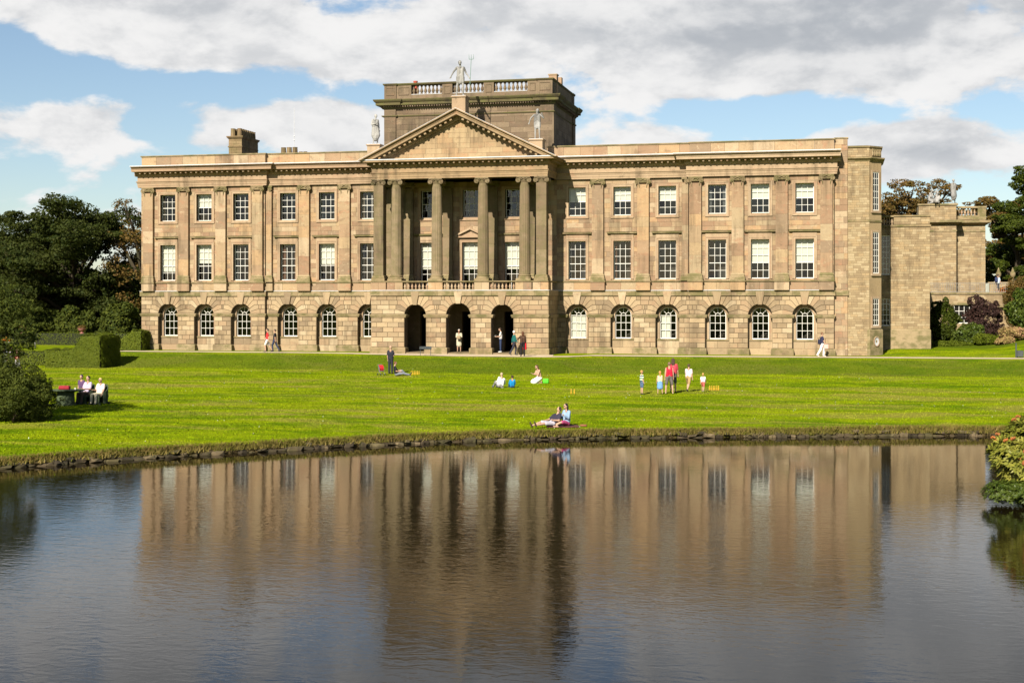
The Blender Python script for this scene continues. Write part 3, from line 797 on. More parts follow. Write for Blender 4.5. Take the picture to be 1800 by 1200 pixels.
for s in (-1, 1):
    x = PC+s*6.08; mb = MB(); zz = 5.70; r = random.Random(s+9)
    while zz < 12.24:
        h = min(r.uniform(0.6, 1.2), 12.26-zz)
        if 12.26-(zz+h) < 0.35: h = 12.26-zz
        mb.box(-0.37, 0.37, -0.37, 0.37, zz+0.003, zz+h-0.003); zz += h
    mb.box(-0.355, 0.355, -0.355, 0.355, 5.6, 12.26)
    o = mb.build('corner_pier', M['portico'], HOUSE, (x, YP+0.46, 0))
    b = MB(); b.sweep([(-0.37, 0.37), (-0.37, -0.37), (0.37, -0.37), (0.37, 0.37)], [(0.14, 0), (0.14, .17), (0.1, .19), (0.12, .25), (0.07, .31), (0.08, .38), (0.0, .43)], closed=True)
    b.build('base', M['ledge'], o, (0, 0, 5.285)); ob('capital', ccap, o, (0, 0, 12.26))

# ---------------------------------------------------------------- ground-floor arcade
BLK = []            # (x0,x1,z0,z1,y) rusticated blocks
VOU = []            # (polygon, y) wedge stones of the arches
core = MB(); plinth = MB(); impost = MB()
def pier_blocks(a, b, y, z0, z1, n, start=0):
    h = (z1-z0)/n; w = b-a; m = max(1, round(w/0.78))
    for i in range(n):
        zs = z0+i*h
        if m == 1: cuts = [a, b] if (i+start) % 2 else [a, a+w*rnd.uniform(.4, .6), b]
        else:
            l = w/m; off = 0 if (i+start) % 2 else l*0.5
            cuts = [a]+[a+off+l*k for k in range(m+1) if 0.16 < off+l*k < w-0.16]+[b]
            cuts = [cuts[0]]+[c+rnd.uniform(-.06, .06) for c in cuts[1:-1]]+[cuts[-1]]
        for p, q in zip(cuts[:-1], cuts[1:]): BLK.append((p, q, zs, zs+h, y))
def arcade(x0, x1, y, arches, thick, radii, zsp=Z_SP):
    """front wall with arches: core, blocks, wedge stones, imposts and plinth"""
    N_ = 14; last = x0; ends = []; core = MB()
    cz = [4.20, 3.867, 3.533, 3.20, 2.87]
    for xc, r in zip(arches, radii):
        core.box(last, xc-r, y+0.03, y+thick, 0, Z_BAND0)
        for k in range(N_):
            t0, t1 = math.pi-math.pi*k/N_, math.pi-math.pi*(k+1)/N_
            p = [(xc+r*math.cos(t0), zsp+r*math.sin(t0)), (xc+r*math.cos(t1), zsp+r*math.sin(t1))]
            core.prism([p[0], p[1], (p[1][0], Z_BAND0), (p[0][0], Z_BAND0)], y+0.03, y+thick)
        last = xc+r
        # wedge stones
        ra = r-0.012
        def P(el, rad=None): return (math.cos(el)*(rad or ra), zsp+math.sin(el)*(rad or ra))
        def hit(el, z): return ((z-zsp)/math.tan(el), z)
        j = [R(79), R(64), R(49), R(34), R(17), R(0.01)]
        hx = [hit(j[0], cz[0]), hit(j[1], cz[0]), hit(j[2], cz[1]), hit(j[3], cz[2]), hit(j[4], cz[3])]
        def arc(e0, e1, n=3): return [P(e0+(e1-e0)*k/n) for k in range(n+1)]
        E = [hx[1][0]+0.34, hx[2][0]+0.40, hx[3][0]+0.34, hx[4][0]+0.20]
        E = [max(E[0], hx[2][0]+0.05), E[1], E[2], E[3]]
        polys = [arc(j[1], j[0])+[hx[0], hx[1]],
                 arc(j[2], j[1])+[hx[1], (E[0], cz[0]), (E[0], cz[1]), hx[2]],
                 arc(j[3], j[2])+[hx[2], (E[1], cz[1]), (E[1], cz[2]), hx[3]],
                 arc(j[4], j[3])+[hx[3], (E[2], cz[2]), (E[2], cz[3]), hx[4]],
                 [(ra, 2.87)]+[P(math.asin((2.87-zsp)/ra)+(j[4]-math.asin((2.87-zsp)/ra))*k/2) for k in (1, 2)]+[hx[4], (E[3], cz[3]), (E[3], cz[4])]]
        for q in polys:
            # arcs run from lower to higher angle: walk them so the outline is counter-clockwise from the front
            def area(pl): return sum(pl[i-1][0]*pl[i][1]-pl[i][0]*pl[i-1][1] for i in range(len(pl)))
            for s in (1, -1):
                pl = [(xc+s*a, b) for a, b in q]
                if area(pl) < 0: pl = pl[::-1]
                VOU.append((pl, y))
        VOU.append(([(xc+P(R(101))[0], P(R(101))[1]-0.05), (xc+P(R(79))[0], P(R(79))[1]-0.05), (xc+hit(j[0], 4.5)[0]*1.0, 4.5), (xc-hit(j[0], 4.5)[0], 4.5)], y-0.115))
        ends.append([(xc-e, xc+e) for e in E])
    core.box(last, x1, y+0.03, y+thick, 0, Z_BAND0); core.build('arcade_core', M['joint'], HOUSE)
    # piers
    edges = [x0]+sum([[xc-r, xc+r] for xc, r in zip(arches, radii)], [])+[x1]
    for k in range(0, len(edges), 2):
        a, b = edges[k], edges[k+1]
        pier_blocks(a, b, y, Z_PL+0.02, 2.62, 6, k//2)
        la = a-0.0 if k == 0 else a-0.07; rb = b if k == len(edges)-2 else b+0.07
        MB().sweep([(la, y+thick*0.9), (la, y), (rb, y), (rb, y+thick*0.9)], [(0.0, 2.62), (0.05, 2.64), (0.06, 2.72), (0.10, 2.75), (0.10, 2.84), (0.0, 2.868)]).build('impost', M['ledge'], HOUSE)
        MB().sweep([(a+0.0, y+thick*0.9), (a, y), (b, y), (b, y+thick*0.9)], [(0.10, -0.25), (0.10, 0.40), (0.06, Z_PL), (0.0, Z_PL+0.02)]).build('plinth', M['ledge'], HOUSE)
        for i in range(4):   # courses above the impost between wedge stones
            lo = x0 if k == 0 else ends[k//2-1][i][1]; hi = x1 if k == len(edges)-2 else ends[k//2][i][0]
            if hi-lo > 0.10: pier_blocks(lo, hi, y, cz[i+1], cz[i], 1, i)
for (x0, x1, y) in SEGS:
    ws = [x for x in WL+WR if x0 < x < x1]
    arcade(x0, x1, y, ws, 0.5, [0.85]*len(ws))
arcade(PX0, PX1, YP, LW, 0.8, [0.82, 0.92, 0.82])
# recessed wall with round-headed windows inside each arch of the wings
rec = MB(); ra = 0.60
def round_window_meshes():
    w = 2*ra; mb = MB(); f = 0.055; h0 = Z_SP-1.10
    mb.box(-ra, -ra+f, 0, 0.1, 0, h0); mb.box(ra-f, ra, 0, 0.1, 0, h0); mb.box(-ra+f, ra-f, -0.03, 0.1, 0, f*1.3)
    n = 16
    def ringpart(r0, r1, y0, y1, a0=0.0, a1=math.pi, n=16):
        for k in range(n):
            t0, t1 = a0+(a1-a0)*k/n, a0+(a1-a0)*(k+1)/n
            mb.prism([(r0*math.cos(t0), h0+r0*math.sin(t0)), (r1*math.cos(t0), h0+r1*math.sin(t0)), (r1*math.cos(t1), h0+r1*math.sin(t1)), (r0*math.cos(t1), h0+r0*math.sin(t1))], y0, y1)
    ringpart(ra-f, ra, 0, 0.1); ringpart(0.175, 0.205, 0.02, 0.06, n=10)
    for t in (45, 90, 135):
        c, s = math.cos(R(t)), math.sin(R(t)); b = 0.013
        mb.prism([(0.2*c+b*s, h0+0.2*s-b*c), (0.55*c+b*s, h0+0.55*s-b*c), (0.55*c-b*s, h0+0.55*s+b*c), (0.2*c-b*s, h0+0.2*s+b*c)], 0.022, 0.058)
    iw = 2*(ra-f)
    for k in (1, 2): x = -iw/2+iw*k/3; mb.box(x-0.0135, x+0.0135, 0.022, 0.06, f*1.3, h0+0.02)
    for z in (0.09+(h0-0.09)/3, 0.09+2*(h0-0.09)/3, h0): mb.box(-iw/2, iw/2, 0.02, 0.062, z-0.015, z+0.015)
    gl = MB()
    for c in range(3):
        for r in range(3):
            x0_, x1_ = -iw/2+iw*c/3, -iw/2+iw*(c+1)/3; z0_, z1_ = 0.09+(h0-0.09)*r/3, 0.09+(h0-0.09)*(r+1)/3
            a = rnd.gauss(0, .003); gl.add([(x0_, 0.045-a, z0_), (x1_, 0.045+a, z0_), (x1_, 0.045+a, z1_), (x0_, 0.045-a, z1_)], [(0, 1, 2, 3)])
    gl.add([(0, 0.046, h0)]+[((ra-f)*math.cos(math.pi*k/12), 0.046, h0+(ra-f)*math.sin(math.pi*k/12)) for k in range(13)], [(0, k+1, k+2) for k in range(12)])
    tr = MB(); n = 16; t = 0.13
    tr.box(-ra-t, -ra, -0.05, 0.25, 0, h0); tr.box(ra, ra+t, -0.05, 0.25, 0, h0)
    for k in range(n):
        t0, t1 = math.pi*k/n, math.pi*(k+1)/n
        tr.prism([(ra*math.cos(t0), h0+ra*math.sin(t0)), ((ra+t)*math.cos(t0), h0+(ra+t)*math.sin(t0)), ((ra+t)*math.cos(t1), h0+(ra+t)*math.sin(t1)), (ra*math.cos(t1), h0+ra*math.sin(t1))], -0.05, 0.25)
    si = MB(); si.box(-ra-t-0.10, ra+t+0.1, -0.12, 0.25, -0.11, -0.002)
    return mb.mesh('window', M['white']), gl.mesh('panes', M['glass']), tr.mesh('surround', M['trim']), si.mesh('sill', M['ledge'])
RW = round_window_meshes()
shut = {7.88: 2, 14.48: 1}
for x in WL+WR:
    y = plane_y(x)+0.5; rec = MB()
    for a, b in ((x-0.86, x-ra-0.05), (x+ra+0.05, x+0.86)): rec.box(a, b, y, y+0.3, 1.0, Z_BAND0)
    rec.box(x-ra-0.05, x+ra+0.05, y, y+0.3, Z_SP+ra+0.05, Z_BAND0)
    for k in range(12):   # spandrels round the window head
        t0, t1 = math.pi-math.pi*k/12, math.pi-math.pi*(k+1)/12; q = ra+0.05
        rec.prism([(x+q*math.cos(t0), Z_SP+q*math.sin(t0)), (x+q*math.cos(t1), Z_SP+q*math.sin(t1)), (x+q*math.cos(t1), Z_SP+q), (x+q*math.cos(t0), Z_SP+q)], y+0.001, y+0.299)
    rec.block(x-0.845, x-0.02, 0.47, 0.995, y-0.06, y+0.3, 0.006); rec.block(x-0.01, x+0.845, 0.47, 0.995, y-0.062, y+0.3, 0.006)
    rec.box(x-0.845, x+0.845, y-0.14, y+0.3, -0.2, 0.46)
    rec.build('recessed_wall', M['rustic'], HOUSE)
    o = ob('window', RW[0], HOUSE, (x, y+0.12, 1.10))
    ob('panes', RW[1], o, (0, 0, 0), kind='stuff'); ob('surround', RW[2], o, (0, -0.12, 0)); ob('sill', RW[3], o, (0, -0.12, 0))
    rooms.box(x-0.9, x+0.9, y+0.3, y+2.4, 0.4, 4.0)
    if x in shut:
        m = MB()
        for k in range(shut[x]):
            a = -0.5+k*0.5 if shut[x] == 2 else -0.5; m.box(a+0.005, a+(0.49 if shut[x] == 2 else 0.62), 0.13+0.02*k, 0.16+0.02*k, 0.08, 1.68)
        m.build('shutter', M['blind'], o)
# the 300 largest rusticated blocks singly, the rest joined
G = 0.011
BLK.sort(key=lambda b: -(b[1]-b[0])*(b[3]-b[2])*(1.0 if b[4] > -1 else 1.06))
def blk_mesh(w, h):
    return cached(('blk', w, h), lambda: MB().block(-w/2, w/2, -h/2, h/2, 0, 0.05, 0.02).mesh('stone_block', M['rustic']))
restb = MB()
for i, (a, b, c, d, y) in enumerate(BLK):
    jit = rnd.uniform(-0.006, 0.006)
    if i < 290:
        w, h = round(b-a-2*G, 2), round(d-c-2*G, 3)
        ob('stone_block', blk_mesh(w, h), HOUSE, ((a+b)/2, y-0.005+jit, (c+d)/2))
    else: restb.block(a+G, b-G, c+G, d-G, y-0.005+jit, y+0.045, 0.02)
restb.build('stone_blocks', M['rustic'], HOUSE, kind='stuff')
for (pl, y) in VOU:
    cx = sum(p[0] for p in pl)/len(pl); czz = sum(p[1] for p in pl)/len(pl)
    m = MB(); 
    c = Vector((cx, czz))
    n = len(pl); ins = []
    for i in range(n):
        a, b, d = Vector(pl[i-1]), Vector(pl[i]), Vector(pl[(i+1) % n]); e1 = (b-a).normalized(); e2 = (d-b).normalized()
        q = (Vector((-e1.y, e1.x))+Vector((-e2.y, e2.x)))/max(0.4, 1+e1.dot(e2)); ins.append((b.x+q.x*G-cx, b.y+q.y*G-czz))
    m.prism(ins, 0, 0.20 if y not in (0.0, -0.3, YP) else 0.05, 0.016)
    m.build('arch_stone', M['rustic'], HOUSE, (cx, y-0.008+rnd.uniform(-.004, .004), czz))

# band course, string course, dado
band = MB()
def band_run(x0, x1, y, ends=(0, 0)):
    x = x0
    while x < x1-0.01:
        l = rnd.uniform(0.9, 1.7); b = min(x1, x+l)
        if x1-b < 0.4: b = x1
        w = round(b-x-0.006, 2); ob('band_stone', cached(('band', w), lambda: MB().block(-w/2, w/2, Z_BAND0+0.002, Z_BAND1-0.02, -0.10, 0.3, 0.012).mesh('band_stone', M['ledge'])), HOUSE, ((x+b)/2, y, 0)); x = b
for (x0, x1, y) in SEGS: band_run(x0-(0.1 if x0 < -20 or x0 == 16.1 else 0), x1+(0.1 if x1 > 20 or x1 == -16.45 else 0), y)
band_run(PX0-0.1, PX1+0.1, YP); band_run(26.2, 27.2, 0.0)
lead = MB()
for pth in ([(-26.86, 4), (-26.86, -0.3), (-16.45, -0.3), (-16.45, 0), (PX0, 0)], [(PX1, 0), (16.1, 0), (16.1, -0.3), (26.2, -0.3)], [(PX0, -0.02), (PX0, YP), (PX1, YP), (PX1, -0.02)]):
    lead.sweep(pth, [(0.0, Z_BAND1-0.02), (0.115, Z_BAND1-0.02), (0.115, Z_BAND1-0.005), (0.0, Z_BAND1+0.025)])
string = MB()
for pth in ([(-26.86, 4), (-26.86, -0.3), (-16.45, -0.3), (-16.45, 0), (PX0, 0)], [(PX1, 0), (16.1, 0), (16.1, -0.3), (26.2, -0.3)]):
    string.sweep(pth, [(0.0, 5.18), (0.05, 5.19), (0.09, 5.22), (0.09, 5.27), (0.0, 5.285)])
for x in PILX: y = plane_y(x); string.sweep([(x-0.52, y), (x-0.52, y-0.30), (x+0.52, y-0.30), (x+0.52, y)], [(0.0, 5.181), (0.04, 5.19), (0.06, 5.22), (0.06, 5.275), (0.0, 5.29)])
string.build('string_course', M['ledge'], HOUSE)
for (x0, x1, y) in SEGS:
    ps = sorted([x for x in PILX if x0 < x < x1]); xs_ = [x0]+sum([[p-0.52, p+0.52] for p in ps], [])+[x1]
    for k in range(0, len(xs_), 2):
        a, b = xs_[k], xs_[k+1]
        if b-a < 0.12: continue
        n = max(1, round((b-a)/1.1))
        for i in range(n):
            w = (b-a)/n; ww = round(w-0.012, 2)
            ob('dado_stone', cached(('dado', ww), lambda: MB().block(-ww/2, ww/2, Z_BAND1+0.03, 5.18, -0.01, 0.03, 0.006).mesh('dado_stone', M['ashlar'])), HOUSE, (a+w*(i+0.5), y, 0))

# ---------------------------------------------------------------- entablature, cornice, parapet
def ent_prof(cyma=True, z=0.0):
    return [(o+(0.10 if o > 0 and cyma else 0), zz) for o, zz in ent_prof0(cyma)]
def ent_prof0(cyma=True):
    p = [(0.10, 12.70), (0.10, 12.84), (0.125, 12.845), (0.125, 13.02), (0.155, 13.025), (0.155, 13.09), (0.21, 13.14), (0.21, 13.185), (0.115, 13.20), (0.115, 13.54), (0.17, 13.58), (0.20, 13.66), (0.23, 13.665), (0.23, 13.895), (0.74, 13.90), (0.74, 14.05)]
    p += [(0.77, 14.06), (0.77, 14.20), (0.93, 14.235), (0.95, 14.31), (0.0, 14.36)] if cyma else [(0.76, 14.06), (0.0, 14.10)]
    return p
E_L = [(-26.86, 8), (-26.86, -0.3), (-16.45, -0.3), (-16.45, 0), (-6.6, 0)]; E_R = [(6.25, 0), (16.1, 0), (16.1, -0.3), (26.2, -0.3), (26.2, -0.02)]
E_P = [(PC-6.45, 0.0), (PC-6.45, YP+0.13), (PC+6.45, YP+0.13), (PC+6.45, 0.0)]
ent = MB()
for pth, cy in ((E_L, True), (E_R, True), (E_P, False)):
    if cy:
        pr = ent_prof(True); k_ = 11; MB().sweep(pth, pr[:k_]+[(0.0, pr[k_-1][1])]).build('architrave', M['trim'], HOUSE)
        p2 = [(pth[0][0]-0.42, -0.3)]+pth[2:] if pth is E_L else pth[:-2]+[(26.2+0.45, -0.3)]
        MB().sweep(p2, [(0.0, pr[k_-1][1]+.001)]+pr[k_-1:]).build('cornice', M['trim'], HOUSE); continue
    MB().sweep(pth, ent_prof(cy)).build('entablature', M['trim'] if cy else M['pedim'], HOUSE)
MB().box(PC-6.35, PC+6.35, -2.75, -2.70, 12.72, 13.9).build('portico_beam', M['portico'], HOUSE)
MB().box(PC-6.4, PC+6.4, -2.74, -0.02, 12.9, 13.05).build('portico_ceiling', M['portico'], HOUSE)
for pth in ([(-27.30, -0.3)]+E_L[2:], E_R[:-2]+[(26.67, -0.3)]):
    lead.sweep(pth, [(0.0, 14.365), (1.052, 14.315), (1.052, 14.285), (1.072, 14.285), (1.072, 14.34), (0.0, 14.40)])
lead.sweep(E_P, [(0.0, 14.105), (0.762, 14.065), (0.762, 14.03), (0.782, 14.03), (0.782, 14.09), (0.0, 14.13)])
lead.build('lead_flashing', M['lead'], HOUSE)
mod = MB(); den = MB()
def modill(pth, z=13.73, step=0.42, add=0.10):
    for (a, b) in zip(pth[:-1], pth[1:]):
        a, b = Vector(a), Vector(b); l = (b-a).length
        if l < 1.0: continue
        e = (b-a).normalized(); nn = Vector((e.y, -e.x)); n = int(l/step)
        for k in range(n):
            c = a+e*(l*(k+0.5)/n)+nn*add
            v = []
            for s, o, zz in ((-1, .22, z), (1, .22, z), (1, .57, z+.01), (-1, .57, z+.01), (-1, .22, 13.905), (1, .22, 13.905), (1, .57, 13.905), (-1, .57, 13.905)):
                q = c+e*s*0.062+nn*o; v.append((q.x, q.y, zz))
            mod.add(v, [(0, 3, 2, 1), (4, 5, 6, 7), (0, 1, 5, 4), (1, 2, 6, 5), (2, 3, 7, 6), (3, 0, 4, 7)])
modill(E_L); modill(E_R); modill(E_P, add=0.0)
mod.build('modillions', M['trim'], HOUSE, kind='stuff')
# parapet: separate stones under a coping
for (x0, x1, y) in [(-26.86, -16.45, -0.25), (-16.45, -6.0, 0.06), (5.6, 16.1, 0.06), (16.1, 26.2, -0.25)]:
    x = x0
    while x < x1-0.01:
        l = rnd.choice([1.0, 1.25, 1.5]); b = x+l if x1-(x+l) > 0.5 else x1
        w = round(b-x-0.012, 2)
        ob('parapet_stone', cached(('par', w), lambda: MB().block(-w/2, w/2, 14.36, 15.09, 0, 0.42, 0.006).mesh('parapet_stone', M['ashlar'])), HOUSE, ((x+b)/2, y+rnd.uniform(-.003, .003), 0))
        x = b
cop = MB()
for pth in ([(-26.86, 8), (-26.86, -0.25), (-16.45, -0.25), (-16.45, 0.06), (-6.0, 0.06)], [(5.6, 0.06), (16.1, 0.06), (16.1, -0.25), (26.2, -0.25), (26.2, 0.0)]):
    cop.sweep(pth, [(0.0, 15.09), (0.03, 15.10), (0.07, 15.15), (0.07, 15.21), (-0.45, 15.24), (-0.45, 15.09)])
cop.box(26.2, 27.17, -0.06, 0.5, 15.2, 15.28)
cop.build('coping', M['ledge'], HOUSE)

# ---------------------------------------------------------------- portico: sides, floors, balustrade, pediment
por = MB()
for s, xx in ((-1, PX0), (1, PX1-0.5)):
    por.box(xx, xx+0.5, YP+0.8, -0.0, 0, Z_BAND0); 
por.box(PX0+0.5, PX1-0.5, YP+0.05, 1.0, 0.0, 0.11)
por.box(PX0, PX1, YP+0.02, 0.0, Z_BAND0+0.001, Z_BAND1)
por.build('portico_core', M['portico'], HOUSE)
sb = MB()       # side courses of the portico base (right and left returns)
for i in range(10):
    z0_, z1_ = (0.48+i*0.357, 0.48+(i+1)*0.357) if i < 6 else (2.87+(i-6)*0.3325, 2.87+(i-5)*0.3325)
    for (xa, xb) in ((PX1-0.02, PX1+0.03), (PX0-0.03, PX0+0.02)):
        y = YP+0.02+(0.35 if i % 2 else 0)
        cuts = [YP+0.005]+[c for c in np.arange(YP+0.5+(0.4 if i % 2 else 0), -0.3, 0.85)]+[-0.02]
        for p, q in zip(cuts[:-1], cuts[1:]): sb.box(xa, xb, p+0.012, q-0.012, z0_+0.012, z1_-0.012)
for (xa, xb) in ((PX1-0.02, PX1+0.1), (PX0-0.1, PX0+0.02)):
    sb.box(xa, xb, YP+0.9, -0.01, -0.2, 0.44); sb.box(xa, xb, YP+0.72, -0.01, 2.63, 2.86); sb.box(xa, xb, YP+0.3, -0.1, Z_BAND0+0.003, Z_BAND1-0.021)
sb.build('return_stones', M['rustic'], HOUSE, kind='stuff')
# loggia: back wall with three dark doorways
lg = MB(); holes = [(x-0.68, x+0.68, 0.1, 3.05) for x in LW]
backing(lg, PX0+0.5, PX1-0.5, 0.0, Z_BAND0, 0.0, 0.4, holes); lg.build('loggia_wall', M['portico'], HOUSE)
for h in holes: rooms.box(h[0]-0.4, h[1]+0.4, 0.4, 6.0, 0.1, 3.6)
def open_rooms(mb):
    """turn room boxes inside out: drop each box's front face"""
    f = [q for i, q in enumerate(mb.f) if i % 6 != 2]; mb.f = [tuple(reversed(q)) for q in f]
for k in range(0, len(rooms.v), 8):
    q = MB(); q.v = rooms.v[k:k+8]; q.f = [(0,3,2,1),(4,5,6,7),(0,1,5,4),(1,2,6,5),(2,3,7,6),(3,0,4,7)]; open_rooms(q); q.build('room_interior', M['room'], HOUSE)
# pedestals and balustrade
ped = MB()
for x, w in [(PC-6.05, 1.15), (PC-4.8, 1.2), (PC-1.73, 1.1), (PC+1.73, 1.1), (PC+4.8, 1.2), (PC+6.05, 1.15)]:
    for k in (0, 1):
        a = x-w/2+k*w/2; ww = w/2
        ob('pedestal_stone', cached(('peds', round(ww, 2)), lambda: MB().block(0.004, ww-0.004, Z_BAND1+0.026, 5.17, 0, 0.95, 0.005).mesh('pedestal_stone', M['ashlar'])), HOUSE, (a, YP+0.0+rnd.uniform(-.003, .003), 0))
rail = MB()
rail.sweep([(PX0+0.05, -0.12), (PX0+0.05, YP+0.03), (PX1-0.05, YP+0.03), (PX1-0.05, -0.12)], [(-0.28, 5.175), (0.0, 5.175), (0.06, 5.19), (0.09, 5.225), (0.09, 5.27), (0.0, 5.284), (-0.28, 5.284)])
rail.box(PX0+0.1, PX1-0.1, YP+0.04, YP+0.3, Z_BAND1+0.027, Z_BAND1+0.085)
rail.build('balustrade_rail', M['ledge'], HOUSE)
def baluster(h, r, mat):
    return MB().lathe([(r*.9, 0), (r*.9, h*.08), (r*.55, h*.12), (r*.5, h*.18), (r*.95, h*.30), (r, h*.38), (r*.8, h*.50), (r*.45, h*.68), (r*.42, h*.80), (r*.62, h*.84), (r*.5, h*.88), (r*.85, h*.92), (r*.85, h)], seg=10).mesh('baluster', mat, True)
bal1 = baluster(0.49, 0.095, M['trim'])
for a, b in ((PC-4.2, PC-2.28), (PC-1.18, PC+1.18), (PC+2.28, PC+4.2)):
    n = round((b-a)/0.27)
    for k in range(n): ob('baluster', bal1, HOUSE, (a+(b-a)*(k+0.5)/n, YP+0.17, Z_BAND1+0.085))
# pediment
HWP, ZP0, ZAP = 7.35, 14.02, 17.62
sl_ = math.atan2(ZAP-ZP0, HWP); cs_, sn_ = math.cos(sl_), math.sin(sl_)
def rake(mb, s, off0, off1, yf, yb, cut_z=None, xa=0.0):
    """strip parallel to the slope between two perpendicular depths under the outer line"""
    def line(o, x): return ZAP-o/cs_-(x)*math.tan(sl_)
    pts = []
    for o in (off0, off1):
        for x in (0.0, HWP):
            pts.append((x, line(o, x)))
    poly = [(0, line(off1, 0)), (0, line(off0, 0)), (HWP, line(off0, HWP)), (HWP, line(off1, HWP))]
    poly = half_clip(poly, (0, -1), -(cut_z if cut_z is not None else ZP0-0.02))
    poly = half_clip(poly, (1, 0), HWP-xa)
    poly = [(PC+s*a, b) for a, b in poly]
    ar = sum(poly[i-1][0]*poly[i][1]-poly[i][0]*poly[i-1][1] for i in range(len(poly)))
    if ar < 0: poly = poly[::-1]
    mb.prism(poly, yf, yb)
ped_m = MB(); ld = MB()
YF = YP+0.13
for s in (-1, 1):
    rake(ped_m, s, 0.0, 0.075, YF-0.95, 0.4); rake(ped_m, s, 0.076, 0.22, YF-0.78, YF+0.3); rake(ped_m, s, 0.221, 0.38, YF-0.74, YF+0.3, 14.11); rake(ped_m, s, 0.381, 0.66, YF-0.23, YF+0.3, 14.11)
    rake(ld, s, -0.022, -0.002, YF-0.955, 0.55, 14.0)
    n = 16
    for k in range(n):                                   # modillions on the slope
        x = 0.5+(HWP-1.6)*k/(n-1); z = ZAP-0.40/cs_-x*math.tan(sl_)
        q = [(-.085, -.17), (.085, -.17), (.085, .02), (-.085, .02)]
        poly = [(PC+s*(x+a*cs_+b*sn_), z-a*sn_+b*cs_) for a, b in q]
        if s < 0: poly = poly[::-1]
        ped_m.prism(poly, YF-0.60, YF-0.2)
ped_m.build('pediment_cornice', M['pedim'], HOUSE); ld.build('pediment_lead', M['lead'], HOUSE)
# tympanum stones
tri_n = [((-sn_, cs_), None), ((sn_, cs_), None)]
TY = YF+0.02; ZT0 = 14.11; n = 8; hh = (ZAP-0.55-ZT0)/n; ci = 0
core_t = MB(); core_t.prism([(PC-HWP+1.2, ZT0), (PC+HWP-1.2, ZT0), (PC, ZAP-0.5)], TY+0.015, TY+0.5); core_t.build('tympanum_core', M['joint'], HOUSE)
for i in range(n):
    z0_ = ZT0+i*hh; x = PC-7-rnd.uniform(0, .8)
    while x < PC+7:
        l = rnd.uniform(0.8, 1.5); p = [(x+.006, z0_+.005), (x+l-.006, z0_+.005), (x+l-.006, z0_+hh-.005), (x+.006, z0_+hh-.005)]; x += l
        for nx in (-1, 1):      # under both slopes (inner line at depth 0.6)
            d = (ZAP-0.60/cs_); p = half_clip(p, (nx*math.tan(sl_), 1.0), d+nx*math.tan(sl_)*PC)
            if len(p) < 3: break
        if len(p) >= 3:
            ar = 0.5*sum(p[k-1][0]*p[k][1]-p[k][0]*p[k-1][1] for k in range(len(p)))
            if ar < 0.02: continue
            cx, cz_ = sum(a for a, b in p)/len(p), sum(b for a, b in p)/len(p)
            MB().prism([(a-cx, b-cz_) for a, b in p], 0, 0.03).build('tympanum_stone', M['pedim'], HOUSE, (cx, TY-0.01+rnd.uniform(-.004, .004), cz_))

# ---------------------------------------------------------------- attic tower
TX0, TX1, TY0, TY1 = -7.1, 5.93, 0.6, 9.3
tw = MB(); tw.box(TX0+0.02, TX1-0.02, TY0+0.03, TY1, 14.2, 19.12); tw.build('tower_core', M['tower'], HOUSE)
tb = MB()
courses(tb, TX0+0.9, TX1-0.9, 14.3, 18.4, TY0+0.01, [], 0.40, 0.7, 1.5)
for a in (TX0, TX1-0.92):
    zz = 14.3
    while zz < 18.35:
        h = min(rnd.uniform(.35, .8), 18.4-zz); tb.block(a, a+0.92, zz+.002, zz+h-.002, TY0-0.11, TY0+0.05, .005); zz += h
for i in range(10):   # side wall on the right
    y = TY0+0.05
    while y < TY1-0.1:
        l = min(rnd.uniform(.7, 1.4), TY1-y); tb.box(TX1-0.04, TX1+rnd.uniform(0, .006), y+.004, y+l-.004, 14.3+i*.41+.004, 14.3+(i+1)*.41-.004); y += l
tb.box(TX1-0.02, TX1+0.11, TY0-0.108, TY0+0.85, 14.3, 18.398); tb.box(TX1-0.02, TX1+0.11, TY1-0.9, TY1, 14.3, 18.398)
tb.build('tower_stones', M['tower'], HOUSE, kind='stuff')
tr_path = [(TX0, TY1), (TX0, TY0), (TX0+.95, TY0), (TX1-.95, TY0), (TX1, TY0), (TX1, TY1)]
tr2 = [(TX0-.12, TY1), (TX0-.12, TY0-.12), (TX0+.98, TY0-.12), (TX0+.98, TY0), (TX1-.98, TY0), (TX1-.98, TY0-.12), (TX1+.12, TY0-.12), (TX1+.12, TY0+.95), (TX1, TY0+.95), (TX1, TY1-.95), (TX1+.12, TY1-.95), (TX1+.12, TY1)]
te = MB(); te.sweep(tr2, [(-0.3, 17.78), (0.03, 17.78), (0.07, 17.83), (0.07, 17.88), (-0.3, 17.90)])
te.sweep(tr2, [(-0.3, 18.38), (0.02, 18.38), (0.06, 18.44), (0.10, 18.46), (0.10, 18.60), (0.42, 18.62), (0.42, 18.80), (0.50, 18.86), (0.58, 18.98), (0.58, 19.05), (-0.3, 19.11)])
te.build('tower_cornice', M['towerledge'], HOUSE)
dn = MB(); x = TX0
while x < TX1: dn.box(x, x+0.09, TY0-0.34, TY0-0.1, 18.49, 18.61); x += 0.19
y = TY0
while y < TY1: dn.box(TX1+0.1, TX1+0.34, y, y+0.09, 18.49, 18.61); y += 0.19
dn.build('tower_dentils', M['tower'], HOUSE, kind='stuff')
pp = MB(); pz0, pz1 = 19.10, 20.14
def panel(x0, x1, yf, inset=True):
    pp.box(x0, x1, yf, yf+0.5, pz0, pz1)
    if inset:
        a, b, c, d = x0+.16, x1-.16, pz0+.3, pz1-.14
        for q in ((a, b, c, c+.04), (a, b, d-.04, d), (a, a+.04, c+.041, d-.041), (b-.04, b, c+.041, d-.041)): pp.box(q[0], q[1], yf-0.035, yf, q[2], q[3])
